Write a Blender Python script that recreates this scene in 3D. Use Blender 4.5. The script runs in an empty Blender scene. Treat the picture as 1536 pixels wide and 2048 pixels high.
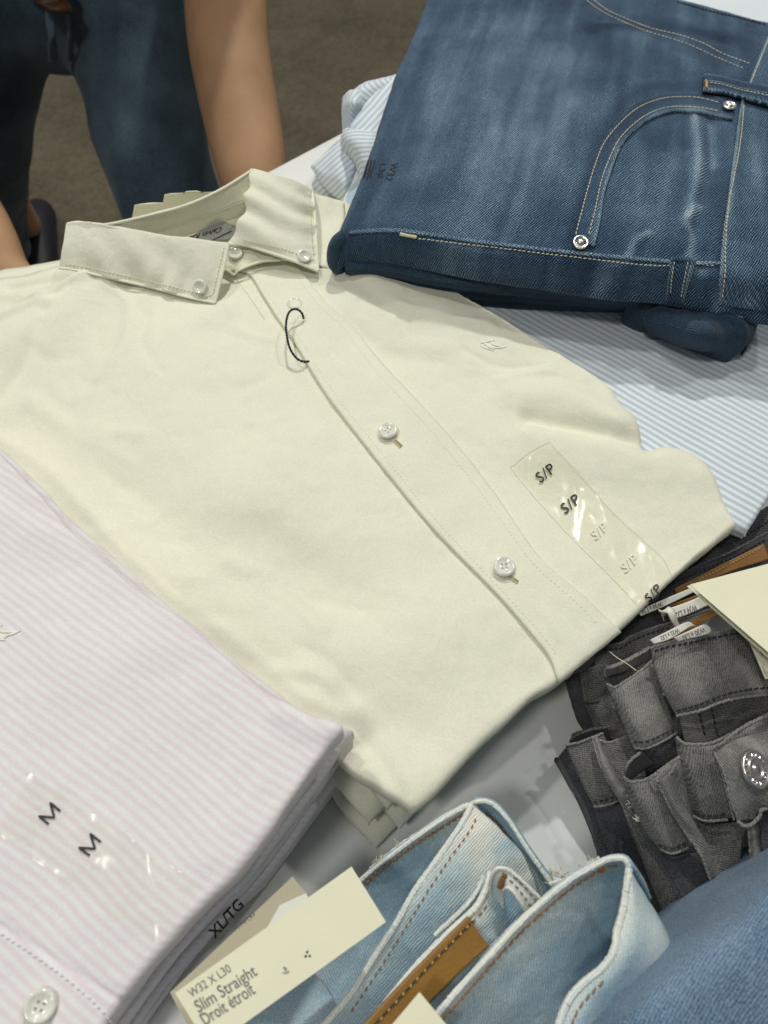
import bpy, math, random
import numpy as np
from mathutils import Vector, Matrix
from mathutils.bvhtree import BVHTree

# ------------------------------------------------------------ camera, light
sc = bpy.context.scene
COL = sc.collection
CAMZ = 0.44
TILT = math.radians(30)
F = 1500.0
cd = bpy.data.cameras.new('camera'); cam = bpy.data.objects.new('camera', cd); COL.objects.link(cam)
cam.location = (0, 0, CAMZ); cam.rotation_euler = (TILT, 0, 0)
cd.sensor_fit = 'VERTICAL'; cd.sensor_height = 36; cd.lens = F / 2048 * 36
cd.clip_start = 0.02; cd.clip_end = 50
cd.dof.use_dof = True; cd.dof.focus_distance = 0.42; cd.dof.aperture_fstop = 11.0
sc.camera = cam
w = bpy.data.worlds.new('World'); sc.world = w; w.use_nodes = True
w.node_tree.nodes['Background'].inputs[0].default_value = (0.98, 1.0, 0.98, 1)
w.node_tree.nodes['Background'].inputs[1].default_value = 0.165
sc.view_settings.view_transform = 'Standard'; sc.view_settings.look = 'None'
sc.view_settings.exposure = -0.06; sc.view_settings.gamma = 1.0
def lamp(name, loc, target, power, size, color=(1, 0.985, 0.905)):
    l = bpy.data.lights.new(name, 'AREA'); l.shape = 'DISK'; l.size = size; l.energy = power; l.color = color
    o = bpy.data.objects.new(name, l); COL.objects.link(o); o.location = loc
    o.rotation_euler = (Vector(target) - Vector(loc)).to_track_quat('-Z', 'Y').to_euler()
lamp('ceiling_spot', (0.12, 2.0, 2.3), (0, 0.3, 0), 34, 0.09)
lamp('ceiling_spot', (1.15, 1.25, 2.3), (0, 0.3, 0), 10, 0.10)
lamp('ceiling_spot', (-0.9, 0.9, 2.4), (0, 0.3, 0), 13, 0.12)
lamp('ceiling_spot', (-0.7, -0.5, 2.4), (0, 0.3, 0), 13, 0.30)

# ------------------------------------------------------------ pixel -> world helpers
CA, SA = math.cos(TILT), math.sin(TILT)
ORG = Vector((0, 0, CAMZ))
def ray(px, py):
    u = (px - 768) / F; v = (1024 - py) / F
    return Vector((u, v * CA + SA, v * SA - CA))
def W(px, py, z):
    d = ray(px, py)
    return ORG + d * ((z - CAMZ) / d.z)
def WD(px, py, t):            # at camera depth t
    return ORG + ray(px, py) * t
def hit(bvhs, px, py, off=0.0, zdef=0.07, vert=False):
    d = ray(px, py).normalized(); best = None
    for b in bvhs:
        h = b.ray_cast(ORG, d)
        if h[0] is not None and (best is None or h[3] < best[3]): best = h
    if best is None:
        return W(px, py, zdef), Vector((0, 0, 1))
    n = best[1]
    if n.dot(d) > 0: n = -n
    return (best[0] - d * off if vert else best[0] + n * off), n

# ------------------------------------------------------------ numpy noise
_rng = np.random.RandomState(7)
_LAT = _rng.rand(256, 256)
def vnoise(x, y):
    xi = np.floor(x).astype(int); yi = np.floor(y).astype(int)
    fx = x - xi; fy = y - yi
    fx = fx * fx * (3 - 2 * fx); fy = fy * fy * (3 - 2 * fy)
    a = _LAT[xi % 256, yi % 256]; b = _LAT[(xi + 1) % 256, yi % 256]
    c = _LAT[xi % 256, (yi + 1) % 256]; d = _LAT[(xi + 1) % 256, (yi + 1) % 256]
    return (a * (1 - fx) + b * fx) * (1 - fy) + (c * (1 - fx) + d * fx) * fy - 0.5
def fbm(x, y, oct=4, seed=0):
    s = 0; a = 1.0
    for k in range(oct):
        s = s + a * vnoise(x * 2 ** k + seed * 17.3 + k * 5.1, y * 2 ** k + seed * 9.7 + k * 3.3); a *= 0.5
    return s

# ------------------------------------------------------------ splines
def catmull(P, n):
    P = np.asarray(P, float)
    if len(P) == 2:
        t = np.linspace(0, 1, n)[:, None]; return P[0] * (1 - t) + P[1] * t
    Q = np.vstack([2 * P[0] - P[1], P, 2 * P[-1] - P[-2]])
    out = []
    for i in range(len(P) - 1):
        p0, p1, p2, p3 = Q[i:i + 4]
        t = np.linspace(0, 1, 16, endpoint=False)[:, None]
        out.append(0.5 * ((2 * p1) + (-p0 + p2) * t + (2 * p0 - 5 * p1 + 4 * p2 - p3) * t ** 2 + (-p0 + 3 * p1 - 3 * p2 + p3) * t ** 3))
    D = np.vstack(out + [P[-1:]])
    s = np.r_[0, np.cumsum(np.linalg.norm(np.diff(D, axis=0), axis=1))]
    u = np.linspace(0, s[-1], n)
    return np.stack([np.interp(u, s, D[:, k]) for k in range(D.shape[1])], 1)
def path(pts, n):            # pixel+z points -> n world points
    return catmull([tuple(W(*p)) if not isinstance(p, Vector) else tuple(p) for p in pts], n)
def dist_poly(X, Y, P):
    best = np.full(X.shape, 1e9)
    for i in range(len(P) - 1):
        ax, ay = P[i][0], P[i][1]; bx, by = P[i + 1][0], P[i + 1][1]
        dx, dy = bx - ax, by - ay; L = dx * dx + dy * dy + 1e-12
        t = np.clip(((X - ax) * dx + (Y - ay) * dy) / L, 0, 1)
        best = np.minimum(best, np.hypot(X - ax - t * dx, Y - ay - t * dy))
    return best
FS = 1.0
def folds(X, Y, fl):
    h = np.zeros_like(X)
    for pts, wd, amp, z in fl:
        P = catmull([tuple(W(p[0], p[1], z))[:2] for p in pts], 14)
        h += amp * FS * np.exp(-(dist_poly(X, Y, P) / wd) ** 2)
    return h

# ------------------------------------------------------------ object helpers
def tag(o, label=None, cat=None, group=None, kind=None):
    if label: o['label'] = label
    if cat: o['category'] = cat
    if group: o['group'] = group
    if kind: o['kind'] = kind
    return o
def thing(name, label, cat, loc=(0, 0, 0), group=None):
    o = bpy.data.objects.new(name, None); o.empty_display_size = 0.02; COL.objects.link(o); o.location = loc
    return tag(o, label, cat, group)
BV = {}
def link(name, me, mat, parent=None, smooth=True):
    o = bpy.data.objects.new(name, me); COL.objects.link(o)
    if mat: me.materials.append(mat)
    if smooth:
        me.polygons.foreach_set('use_smooth', [True] * len(me.polygons))
    if parent:
        o.parent = parent
        o.matrix_parent_inverse = Matrix.Translation(-Vector(parent.location)) if parent.type == 'EMPTY' else Matrix.Identity(4)
    return o
def mesh(name, V, Fc, mat, parent=None, smooth=True, uv=None, attrs=None):
    me = bpy.data.meshes.new(name)
    me.from_pydata([tuple(v) for v in V], [], Fc)
    if uv is not None:
        L = me.uv_layers.new(name='UVMap')
        idx = np.empty(len(me.loops), int); me.loops.foreach_get('vertex_index', idx)
        L.data.foreach_set('uv', np.asarray(uv)[idx].ravel())
    if attrs:
        for k, a in attrs.items():
            at = me.attributes.new(k, 'FLOAT', 'POINT'); at.data.foreach_set('value', np.asarray(a, float).ravel())
    me.update()
    return link(name, me, mat, parent, smooth)
def grid_faces(nv, nu):
    i = np.arange(nv - 1)[:, None] * nu + np.arange(nu - 1)[None, :]
    i = i.ravel()
    return np.stack([i, i + 1, i + nu + 1, i + nu], 1).tolist()
def normals(G):
    du = np.gradient(G, axis=1); dv = np.gradient(G, axis=0)
    n = np.cross(du, dv); n /= np.linalg.norm(n, axis=2, keepdims=True) + 1e-12
    s = np.sign(n[..., 2].mean()) or 1
    return n * s
def sheet(name, rows, mat, parent=None, nu=60, nv=60, disp=None, thick=0.0008, rnd=None, rsides='LRTB',
          skirt=None, uvdir=None, fade=None, noise=None, lens=None, tuck=0.004):
    """cloth loft through rows of pixel+height points; rnd rounds the borders, skirt folds them down"""
    R = np.stack([path(r, nu) for r in rows])
    if len(rows) == 2:
        t = np.linspace(0, 1, nv)[:, None, None]; G = R[0] * (1 - t) + R[1] * t
    else:
        G = np.stack([catmull(R[:, i], nv) for i in range(nu)], 1)
    def lens_(G):
        U = np.concatenate([np.zeros((G.shape[0], 1)), np.cumsum(np.linalg.norm(np.diff(G, axis=1), axis=2), 1)], 1)
        V = np.concatenate([np.zeros((1, G.shape[1])), np.cumsum(np.linalg.norm(np.diff(G, axis=0), axis=2), 0)], 0)
        return U, V
    U, V = lens_(G)
    if rnd:
        # pull grid lines towards the border so the rounded edge is smooth
        d = np.full(U.shape, 1e9)
        if 'L' in rsides: d = np.minimum(d, U)
        if 'R' in rsides: d = np.minimum(d, U[:, -1:] - U)
        if 'T' in rsides: d = np.minimum(d, V)
        if 'B' in rsides: d = np.minimum(d, V[-1:] - V)
        q = np.minimum(1 - np.clip(d / rnd, 0, 1), .97)
        G[..., 2] -= rnd * (1 - np.sqrt(np.clip(1 - q * q, 0, 1)))
    N = normals(G)
    h = np.zeros(U.shape)
    if noise:
        for amp, sc_, sd in noise: h = h + amp * fbm(G[..., 0] * sc_, G[..., 1] * sc_ + G[..., 2] * sc_ * .7, 4, sd)
    if disp: h = h + disp(G[..., 0], G[..., 1], U, V)
    G = G + N * h[..., None]
    core = G.copy()
    if skirt is not None:
        for k, (inn, f) in enumerate(((0.0, .33), (tuck * .5, .7), (tuck, 1.0))):
            def ext(e, nxt):
                dirv = e - nxt; dirv[..., 2] = 0; dirv /= np.linalg.norm(dirv, axis=-1, keepdims=True) + 1e-9
                r = e - dirv * inn * .6
                r[..., 2] = e0z(e) * (1 - f) + skirt * f if k == 0 else r[..., 2] * .35 + skirt * .65 if k == 1 else skirt
                return r
            e0z = lambda e: e[..., 2]
            top = ext(G[0].copy(), G[1]); bot = ext(G[-1].copy(), G[-2])
            G = np.concatenate([top[None], G, bot[None]], 0)
            le = ext(G[:, 0].copy(), G[:, 1]); ri = ext(G[:, -1].copy(), G[:, -2])
            G = np.concatenate([le[:, None], G, ri[:, None]], 1)
        U, V = lens_(G)
    if uvdir == 'grid':
        UV = np.stack([-V, U], -1)
    elif uvdir is not None:       # planar coordinates: u runs across the stripes
        a = W(*uvdir[0]); b = W(*uvdir[1]); dd = np.array([b.x - a.x, b.y - a.y]); dd /= np.linalg.norm(dd)
        uu = G[..., 0] * -dd[1] + G[..., 1] * dd[0]; vv = G[..., 0] * dd[0] + G[..., 1] * dd[1]
        uu = uu + .0022 * fbm(G[..., 0] * 16, G[..., 1] * 16, 3, 77) + .8 * (G[..., 2] - np.median(G[..., 2]))
        UV = np.stack([uu, vv], -1)
    else:
        UV = np.stack([U, V], -1)
    nV, nU = G.shape[:2]
    fa = np.zeros(G.shape[:2])
    if fade is not None:
        for pts, wd, amp in fade:
            P = [W(*p) if not isinstance(p, Vector) else p for p in pts]
            P = catmull([tuple(p)[:2] for p in P], 14)
            fa += amp * np.exp(-(dist_poly(G[..., 0], G[..., 1], P) / wd) ** 2)
    faces = grid_faces(nV, nU)
    # orient faces upwards
    fa0 = np.cross(G[nV // 2, nU // 2 + 1] - G[nV // 2, nU // 2], G[nV // 2 + 1, nU // 2] - G[nV // 2, nU // 2])
    if fa0[2] < 0: faces = [f[::-1] for f in faces]
    o = mesh(name, G.reshape(-1, 3), faces, mat, parent, uv=UV.reshape(-1, 2), attrs={'fade': fa.ravel()})
    if thick:
        m = o.modifiers.new('thickness', 'SOLIDIFY'); m.thickness = thick; m.offset = -1
    BV[o.name] = BVHTree.FromPolygons([Vector(v) for v in G.reshape(-1, 3)], faces)
    o['_g'] = 0; del o['_g']
    GR[o.name] = core
    return o
GR = {}
def bv(*objs): return [BV[o.name] for o in objs]

def tube(name, P, r, mat, parent=None, seg=8, twist=0, rope=0.0, pitch=0.002, close=True, flat=1.0, up=None, fade=.15):
    """tube along world points; r scalar or array; rope adds a twisted corrugation"""
    P = np.asarray([tuple(p) for p in P], float); n = len(P)
    T = np.gradient(P, axis=0); T /= np.linalg.norm(T, axis=1, keepdims=True) + 1e-12
    s = np.r_[0, np.cumsum(np.linalg.norm(np.diff(P, axis=0), axis=1))]
    up = np.array(up if up is not None else (0, 0, 1.0))
    A = np.cross(T, up); A /= np.linalg.norm(A, axis=1, keepdims=True) + 1e-9
    B = np.cross(A, T)
    r = np.broadcast_to(r, (n,))
    V = []; uv = []
    for i in range(n):
        for k in range(seg):
            th = 2 * math.pi * k / seg
            rr = r[i] * (1 + rope * math.sin(2 * th + s[i] / pitch * 2 * math.pi))
            V.append(P[i] + A[i] * math.cos(th) * rr + B[i] * math.sin(th) * rr * flat)
            uv.append((s[i], k / seg * 2 * math.pi * r[i]))
    Fc = []
    for i in range(n - 1):
        for k in range(seg):
            k2 = (k + 1) % seg
            Fc.append([i * seg + k, i * seg + k2, (i + 1) * seg + k2, (i + 1) * seg + k])
    if close:
        Fc.append(list(range(seg))); Fc.append(list(range((n - 1) * seg, n * seg))[::-1])
    return mesh(name, V, Fc, mat, parent, uv=uv, attrs={'fade': np.full(len(V), fade)})

def surf_path(target, pts, n, off=0.0, zdef=0.07):
    """n world points and normals along a pixel polyline laid on the target surfaces"""
    C = catmull([(p[0], p[1]) for p in pts], n)
    out = [hit(target, c[0], c[1], off, zdef) for c in C]
    return [o[0] for o in out], [o[1] for o in out]
def stitches(name, target, pts, mat, parent, pitch=0.003, length=0.0021, r=0.00035, off=0.0002, tilt=0.12, jit=0.08, zdef=.07):
    Pp, Nn = surf_path(target, pts, 220, off, zdef)
    P = np.array([tuple(p) for p in Pp]); N = np.array([tuple(n) for n in Nn])
    s = np.r_[0, np.cumsum(np.linalg.norm(np.diff(P, axis=0), axis=1))]
    k = max(1, int(s[-1] / pitch)); V = []; Fc = []
    rnd = random.Random(len(pts) * 7 + int(pts[0][0]))
    for i in range(k):
        c = (i + .5) * pitch + rnd.uniform(-jit, jit) * pitch
        a = c - length / 2; b = c + length / 2
        f = lambda q: np.array([np.interp(q, s, P[:, j]) for j in range(3)])
        nn = np.array([np.interp(c, s, N[:, j]) for j in range(3)]); nn /= np.linalg.norm(nn)
        pa, pb = f(a), f(b); t = pb - pa; L = np.linalg.norm(t)
        if L < 1e-6: continue
        t /= L; sd = np.cross(nn, t); base = len(V)
        sk = rnd.uniform(.6, 1.4) * tilt * length
        for q, (fr, rr, hh) in enumerate(((0, .35, -.3), (.15, .9, .5), (.5, 1.1, 1.1), (.85, .9, .5), (1, .35, -.3))):
            cc = pa + t * L * fr + sd * (fr - .5) * sk + nn * hh * r
            for m in range(5):
                th = 2 * math.pi * m / 5
                V.append(cc + sd * math.cos(th) * r * rr + nn * math.sin(th) * r * rr)
        for q in range(4):
            for m in range(5):
                m2 = (m + 1) % 5
                Fc.append([base + q * 5 + m, base + q * 5 + m2, base + q * 5 + 5 + m2, base + q * 5 + 5 + m])
    return mesh(name, V, Fc, mat, parent)
def quad_px(q, a, b):       # q = bottom-left, bottom-right, top-right, top-left (pixels)
    x = (q[0][0] * (1 - a) + q[1][0] * a) * (1 - b) + (q[3][0] * (1 - a) + q[2][0] * a) * b
    y = (q[0][1] * (1 - a) + q[1][1] * a) * (1 - b) + (q[3][1] * (1 - a) + q[2][1] * a) * b
    return x, y
def writing(name, text, q, target, mat, parent, off=0.0004, bold=0.0, zdef=.07):
    c = bpy.data.curves.new('t', 'FONT'); c.body = text; c.size = 1; c.space_character = 1.12 if text == 'S/P' else 1.0; c.resolution_u = 3
    c.fill_mode = 'FRONT'
    o = bpy.data.objects.new('t', c); COL.objects.link(o)
    bpy.context.view_layer.update()
    me = bpy.data.meshes.new_from_object(o.evaluated_get(bpy.context.evaluated_depsgraph_get()))
    bpy.data.objects.remove(o); bpy.data.curves.remove(c)
    V = np.array([v.co[:] for v in me.vertices])
    x0, x1 = V[:, 0].min(), V[:, 0].max(); y0, y1 = 0.0, max(V[:, 1].max(), .6)
    out = []; fc0 = [list(p.vertices) for p in me.polygons]; fc = []
    sh = [(0, 0)] if not bold else [(bold * math.cos(a), bold * math.sin(a)) for a in [k * math.pi / 3 for k in range(6)]]
    for k, (ox, oy) in enumerate(sh):
        b0 = len(out)
        for v in V:
            px, py = quad_px(q, (v[0] + ox - x0) / (x1 - x0), (v[1] + oy - y0) / (y1 - y0))
            out.append(hit(target, px, py, off + k * .000012, zdef, True)[0])
        fc += [[i + b0 for i in f] for f in fc0]
    bpy.data.meshes.remove(me)
    return mesh(name, out, fc, mat, parent, smooth=False)
def decal(name, q, target, mat, parent, off=0.0003, nu=24, nv=12, wob=0.0, seed=0, zdef=.07, thick=0):
    """thin film or label laid on the surface inside a pixel quad"""
    V = []; uv = []
    for j in range(nv):
        for i in range(nu):
            a, b = i / (nu - 1), j / (nv - 1)
            px, py = quad_px(q, a, b)
            edge = min(a, 1 - a, b, 1 - b)
            d = off + wob * max(0, float(fbm(np.array([a * 9.]), np.array([b * 3.]), 3, seed)[0]) + .1) * (edge > 0)
            V.append(hit(target, px, py, d, zdef, True)[0]); uv.append((a, b))
    o = mesh(name, V, grid_faces(nv, nu), mat, parent, uv=uv)
    if thick:
        m = o.modifiers.new('thickness', 'SOLIDIFY'); m.thickness = thick; m.offset = 0
    return o
def slab(name, pts, mat, parent=None, thick=0.0006, bevel=0):
    """flat card through world points (polygon), extruded"""
    V = [Vector(p) for p in pts]; n = (V[1] - V[0]).cross(V[2] - V[0]).normalized()
    if n.z < 0: n = -n
    k = len(V); A = V + [v - n * thick for v in V]
    Fc = [list(range(k)), list(range(k, 2 * k))[::-1]] + [[i, k + i, k + (i + 1) % k, (i + 1) % k] for i in range(k)]
    o = mesh(name, A, Fc, mat, parent, smooth=False)
    BV[o.name] = BVHTree.FromPolygons(A, Fc)
    return o
def lathe(name, prof, mat, parent, c, n, seg=32, sx=1.0):
    n = Vector(n).normalized(); q = n.to_track_quat('Z', 'Y')
    V = []; Fc = []
    for r, h in prof:
        for k in range(seg):
            th = 2 * math.pi * k / seg
            V.append(Vector(c) + q @ Vector((r * math.cos(th), r * math.sin(th), h)))
    for i in range(len(prof) - 1):
        for k in range(seg):
            k2 = (k + 1) % seg
            Fc.append([i * seg + k, i * seg + k2, (i + 1) * seg + k2, (i + 1) * seg + k])
    Fc.append(list(range((len(prof) - 1) * seg, len(prof) * seg)))
    Fc.append(list(range(seg))[::-1])
    return mesh(name, V, Fc, mat, parent)

# ------------------------------------------------------------ materials
def nt(name):
    m = bpy.data.materials.new(name); m.use_nodes = True
    return m, m.node_tree.nodes, m.node_tree.links, m.node_tree.nodes['Principled BSDF']
def simple(name, col, rough=.6, metal=0, spec=.5, trans=0, bump=0, bscale=300, sheen=0, ior=1.5, vary=0, vscale=40, coat=0):
    m, N, L, b = nt(name)
    b.inputs['Base Color'].default_value = (*col, 1); b.inputs['Roughness'].default_value = rough
    b.inputs['Metallic'].default_value = metal; b.inputs['Specular IOR Level'].default_value = spec
    b.inputs['Transmission Weight'].default_value = trans; b.inputs['IOR'].default_value = ior
    b.inputs['Sheen Weight'].default_value = sheen; b.inputs['Coat Weight'].default_value = coat
    tc = N.new('ShaderNodeTexCoord')
    if vary:
        n = N.new('ShaderNodeTexNoise'); n.inputs['Scale'].default_value = vscale; n.inputs['Detail'].default_value = 5
        L.new(tc.outputs['Object'], n.inputs['Vector'])
        r = N.new('ShaderNodeMapRange'); r.inputs[1].default_value = .3; r.inputs[2].default_value = .7
        r.inputs[3].default_value = 1 - vary; r.inputs[4].default_value = 1 + vary
        L.new(n.outputs['Fac'], r.inputs[0])
        mx = N.new('ShaderNodeVectorMath'); mx.operation = 'SCALE'; mx.inputs[0].default_value = col
        L.new(r.outputs[0], mx.inputs['Scale']); L.new(mx.outputs[0], b.inputs['Base Color'])
    if bump:
        n = N.new('ShaderNodeTexNoise'); n.inputs['Scale'].default_value = bscale; n.inputs['Detail'].default_value = 4
        L.new(tc.outputs['Object'], n.inputs['Vector'])
        bp = N.new('ShaderNodeBump'); bp.inputs['Strength'].default_value = bump; bp.inputs['Distance'].default_value = .001
        L.new(n.outputs['Fac'], bp.inputs['Height']); L.new(bp.outputs[0], b.inputs['Normal'])
    return m
def math_(N, L, op, a, b=None):
    x = N.new('ShaderNodeMath'); x.operation = op
    for i, v in enumerate((a, b)):
        if v is None: continue
        if isinstance(v, (int, float)): x.inputs[i].default_value = v
        else: L.new(v, x.inputs[i])
    return x.outputs[0]
def mixc(N, L, f, a, b, mode='MIX'):
    x = N.new('ShaderNodeMix'); x.data_type = 'RGBA'; x.blend_type = mode
    if isinstance(f, (int, float)): x.inputs['Factor'].default_value = f
    else: L.new(f, x.inputs['Factor'])
    for k, v in (('A', a), ('B', b)):
        i = [s for s in x.inputs if s.name == k and s.type == 'RGBA'][0]
        if isinstance(v, tuple): i.default_value = (*v, 1)
        else: L.new(v, i)
    return [s for s in x.outputs if s.type == 'RGBA'][0]
def weave_cloth(name, col, stripe=None, period=0.0036, duty=.5, weave=0.00055, bumpw=.35, vary=.03, soft=.12, crease=0):
    """plain oxford cloth, optional stripes running along v"""
    m, N, L, b = nt(name)
    b.inputs['Roughness'].default_value = .85; b.inputs['Specular IOR Level'].default_value = .25
    b.inputs['Sheen Weight'].default_value = .15
    uv = N.new('ShaderNodeUVMap'); tc = N.new('ShaderNodeTexCoord')
    sep = N.new('ShaderNodeSeparateXYZ'); L.new(uv.outputs[0], sep.inputs[0])
    u, v = sep.outputs[0], sep.outputs[1]
    su = math_(N, L, 'SINE', math_(N, L, 'MULTIPLY', u, 2 * math.pi / weave))
    sv = math_(N, L, 'SINE', math_(N, L, 'MULTIPLY', v, 2 * math.pi / weave))
    wv = math_(N, L, 'MULTIPLY', su, sv)
    n1 = N.new('ShaderNodeTexNoise'); n1.inputs['Scale'].default_value = 900; n1.inputs['Detail'].default_value = 3
    L.new(tc.outputs['Object'], n1.inputs['Vector'])
    n2 = N.new('ShaderNodeTexNoise'); n2.inputs['Scale'].default_value = 35; n2.inputs['Detail'].default_value = 6
    L.new(tc.outputs['Object'], n2.inputs['Vector'])
    c = None
    if stripe:
        wob = math_(N, L, 'MULTIPLY', math_(N, L, 'SUBTRACT', n2.outputs['Fac'], .5), .0012)
        s = math_(N, L, 'SINE', math_(N, L, 'MULTIPLY', math_(N, L, 'ADD', u, wob), 2 * math.pi / period))
        mr = N.new('ShaderNodeMapRange'); mr.interpolation_type = 'SMOOTHSTEP'
        L.new(s, mr.inputs[0]); mr.inputs[1].default_value = -soft * 3; mr.inputs[2].default_value = soft * 3
        # yarns: stripe broken by slubs
        nf = math_(N, L, 'MULTIPLY', mr.outputs[0], math_(N, L, 'ADD', math_(N, L, 'MULTIPLY', n1.outputs['Fac'], .7), .6))
        c = mixc(N, L, nf, col, stripe)
    else:
        c = mixc(N, L, 0, col, col)
    f = math_(N, L, 'ADD', math_(N, L, 'MULTIPLY', math_(N, L, 'SUBTRACT', n1.outputs['Fac'], .5), .24),
              math_(N, L, 'MULTIPLY', math_(N, L, 'SUBTRACT', n2.outputs['Fac'], .5), vary * 3))
    f = math_(N, L, 'ADD', f, 1.0)
    vm = N.new('ShaderNodeVectorMath'); vm.operation = 'SCALE'; L.new(c, vm.inputs[0]); L.new(f, vm.inputs['Scale'])
    L.new(vm.outputs[0], b.inputs['Base Color'])
    hb = math_(N, L, 'ADD', math_(N, L, 'MULTIPLY', wv, .5), math_(N, L, 'MULTIPLY', n1.outputs['Fac'], 1.6))
    n3 = N.new('ShaderNodeTexNoise'); n3.inputs['Scale'].default_value = 130; n3.inputs['Detail'].default_value = 5
    L.new(tc.outputs['Object'], n3.inputs['Vector'])
    hb = math_(N, L, 'ADD', hb, math_(N, L, 'MULTIPLY', n3.outputs['Fac'], 1.2))
    bp = N.new('ShaderNodeBump'); bp.inputs['Strength'].default_value = bumpw; bp.inputs['Distance'].default_value = .00025
    L.new(hb, bp.inputs['Height'])
    if crease:      # soft pressing creases: ridged noise at hand scale
        n5 = N.new('ShaderNodeTexNoise'); n5.inputs['Scale'].default_value = 16; n5.inputs['Detail'].default_value = 5; n5.inputs['Distortion'].default_value = 1.5
        L.new(tc.outputs['Object'], n5.inputs['Vector'])
        rd = math_(N, L, 'POWER', math_(N, L, 'SUBTRACT', 1.0, math_(N, L, 'ABSOLUTE', math_(N, L, 'MULTIPLY', math_(N, L, 'SUBTRACT', n5.outputs['Fac'], .5), 7))), 3)
        n6 = N.new('ShaderNodeTexNoise'); n6.inputs['Scale'].default_value = 30; n6.inputs['Detail'].default_value = 6; L.new(tc.outputs['Object'], n6.inputs['Vector'])
        bp2 = N.new('ShaderNodeBump'); bp2.inputs['Strength'].default_value = .8 * crease; bp2.inputs['Distance'].default_value = .0022
        L.new(math_(N, L, 'ADD', math_(N, L, 'MULTIPLY', math_(N, L, 'MAXIMUM', rd, 0), .06), n6.outputs['Fac']), bp2.inputs['Height']); L.new(bp2.outputs[0], bp.inputs['Normal'])
    L.new(bp.outputs[0], b.inputs['Normal'])
    return m
def denim(name, dark, light, period=0.0011, ang=35, fadec=None, contrast=.55, cloud=22, cloudamt=.5, streak=0.0, bump=.6, rough=.85, base=.42):
    m, N, L, b = nt(name)
    b.inputs['Roughness'].default_value = rough; b.inputs['Specular IOR Level'].default_value = .2
    b.inputs['Sheen Weight'].default_value = .12
    fadec = fadec or tuple(min(1, c * 1.6 + .05) for c in light)
    uv = N.new('ShaderNodeUVMap'); tc = N.new('ShaderNodeTexCoord')
    mp = N.new('ShaderNodeMapping'); mp.inputs['Rotation'].default_value[2] = math.radians(ang)
    L.new(uv.outputs[0], mp.inputs[0])
    sep = N.new('ShaderNodeSeparateXYZ'); L.new(mp.outputs[0], sep.inputs[0])
    nd = N.new('ShaderNodeTexNoise'); nd.inputs['Scale'].default_value = 260; nd.inputs['Detail'].default_value = 2
    L.new(uv.outputs[0], nd.inputs['Vector'])
    wob = math_(N, L, 'MULTIPLY', math_(N, L, 'SUBTRACT', nd.outputs['Fac'], .5), period * 1.3)
    tw = math_(N, L, 'SINE', math_(N, L, 'MULTIPLY', math_(N, L, 'ADD', sep.outputs[0], wob), 2 * math.pi / period))
    # yarn crossings along each twill line
    cr = math_(N, L, 'SINE', math_(N, L, 'MULTIPLY', sep.outputs[1], 2 * math.pi / (period * 1.15)))
    n1 = N.new('ShaderNodeTexNoise'); n1.inputs['Scale'].default_value = 1100; n1.inputs['Detail'].default_value = 2
    L.new(tc.outputs['Object'], n1.inputs['Vector'])
    n2 = N.new('ShaderNodeTexNoise'); n2.inputs['Scale'].default_value = cloud; n2.inputs['Detail'].default_value = 6
    n2.inputs['Roughness'].default_value = .6
    L.new(tc.outputs['Object'], n2.inputs['Vector'])
    ms = N.new('ShaderNodeMapping'); ms.inputs['Scale'].default_value = (8, 75, 1); L.new(uv.outputs[0], ms.inputs[0])
    n4 = N.new('ShaderNodeTexNoise'); n4.inputs['Scale'].default_value = 1; n4.inputs['Detail'].default_value = 4
    L.new(ms.outputs[0], n4.inputs['Vector'])
    at = N.new('ShaderNodeAttribute'); at.attribute_name = 'fade'
    x = math_(N, L, 'MULTIPLY', math_(N, L, 'ADD', tw, math_(N, L, 'MULTIPLY', cr, .35)), contrast * .42)
    x = math_(N, L, 'ADD', x, math_(N, L, 'MULTIPLY', math_(N, L, 'SUBTRACT', n1.outputs['Fac'], .5), 1.1))
    x = math_(N, L, 'ADD', x, math_(N, L, 'MULTIPLY', math_(N, L, 'SUBTRACT', n2.outputs['Fac'], .5), cloudamt * 3.2))
    x = math_(N, L, 'ADD', x, math_(N, L, 'MULTIPLY', math_(N, L, 'SUBTRACT', n4.outputs['Fac'], .5), streak * 3))
    x = math_(N, L, 'ADD', x, base)
    x = math_(N, L, 'ADD', x, at.outputs['Fac'])
    cr2 = N.new('ShaderNodeValToRGB'); e = cr2.color_ramp.elements
    e[0].position = .05; e[0].color = (*dark, 1); e[1].position = .8; e[1].color = (*light, 1)
    k = cr2.color_ramp.elements.new(1.0); k.color = (*[(l + f) / 2 for l, f in zip(light, fadec)], 1)
    sc2 = math_(N, L, 'MULTIPLY', x, .62)
    e[1].position = .55
    k.position = .98; k.color = (*fadec, 1)
    L.new(sc2, cr2.inputs[0]); L.new(cr2.outputs[0], b.inputs['Base Color'])
    bp = N.new('ShaderNodeBump'); bp.inputs['Strength'].default_value = bump; bp.inputs['Distance'].default_value = .0003
    hb = math_(N, L, 'ADD', tw, math_(N, L, 'MULTIPLY', n1.outputs['Fac'], 2.0))
    L.new(hb, bp.inputs['Height']); L.new(bp.outputs[0], b.inputs['Normal'])
    return m

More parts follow.
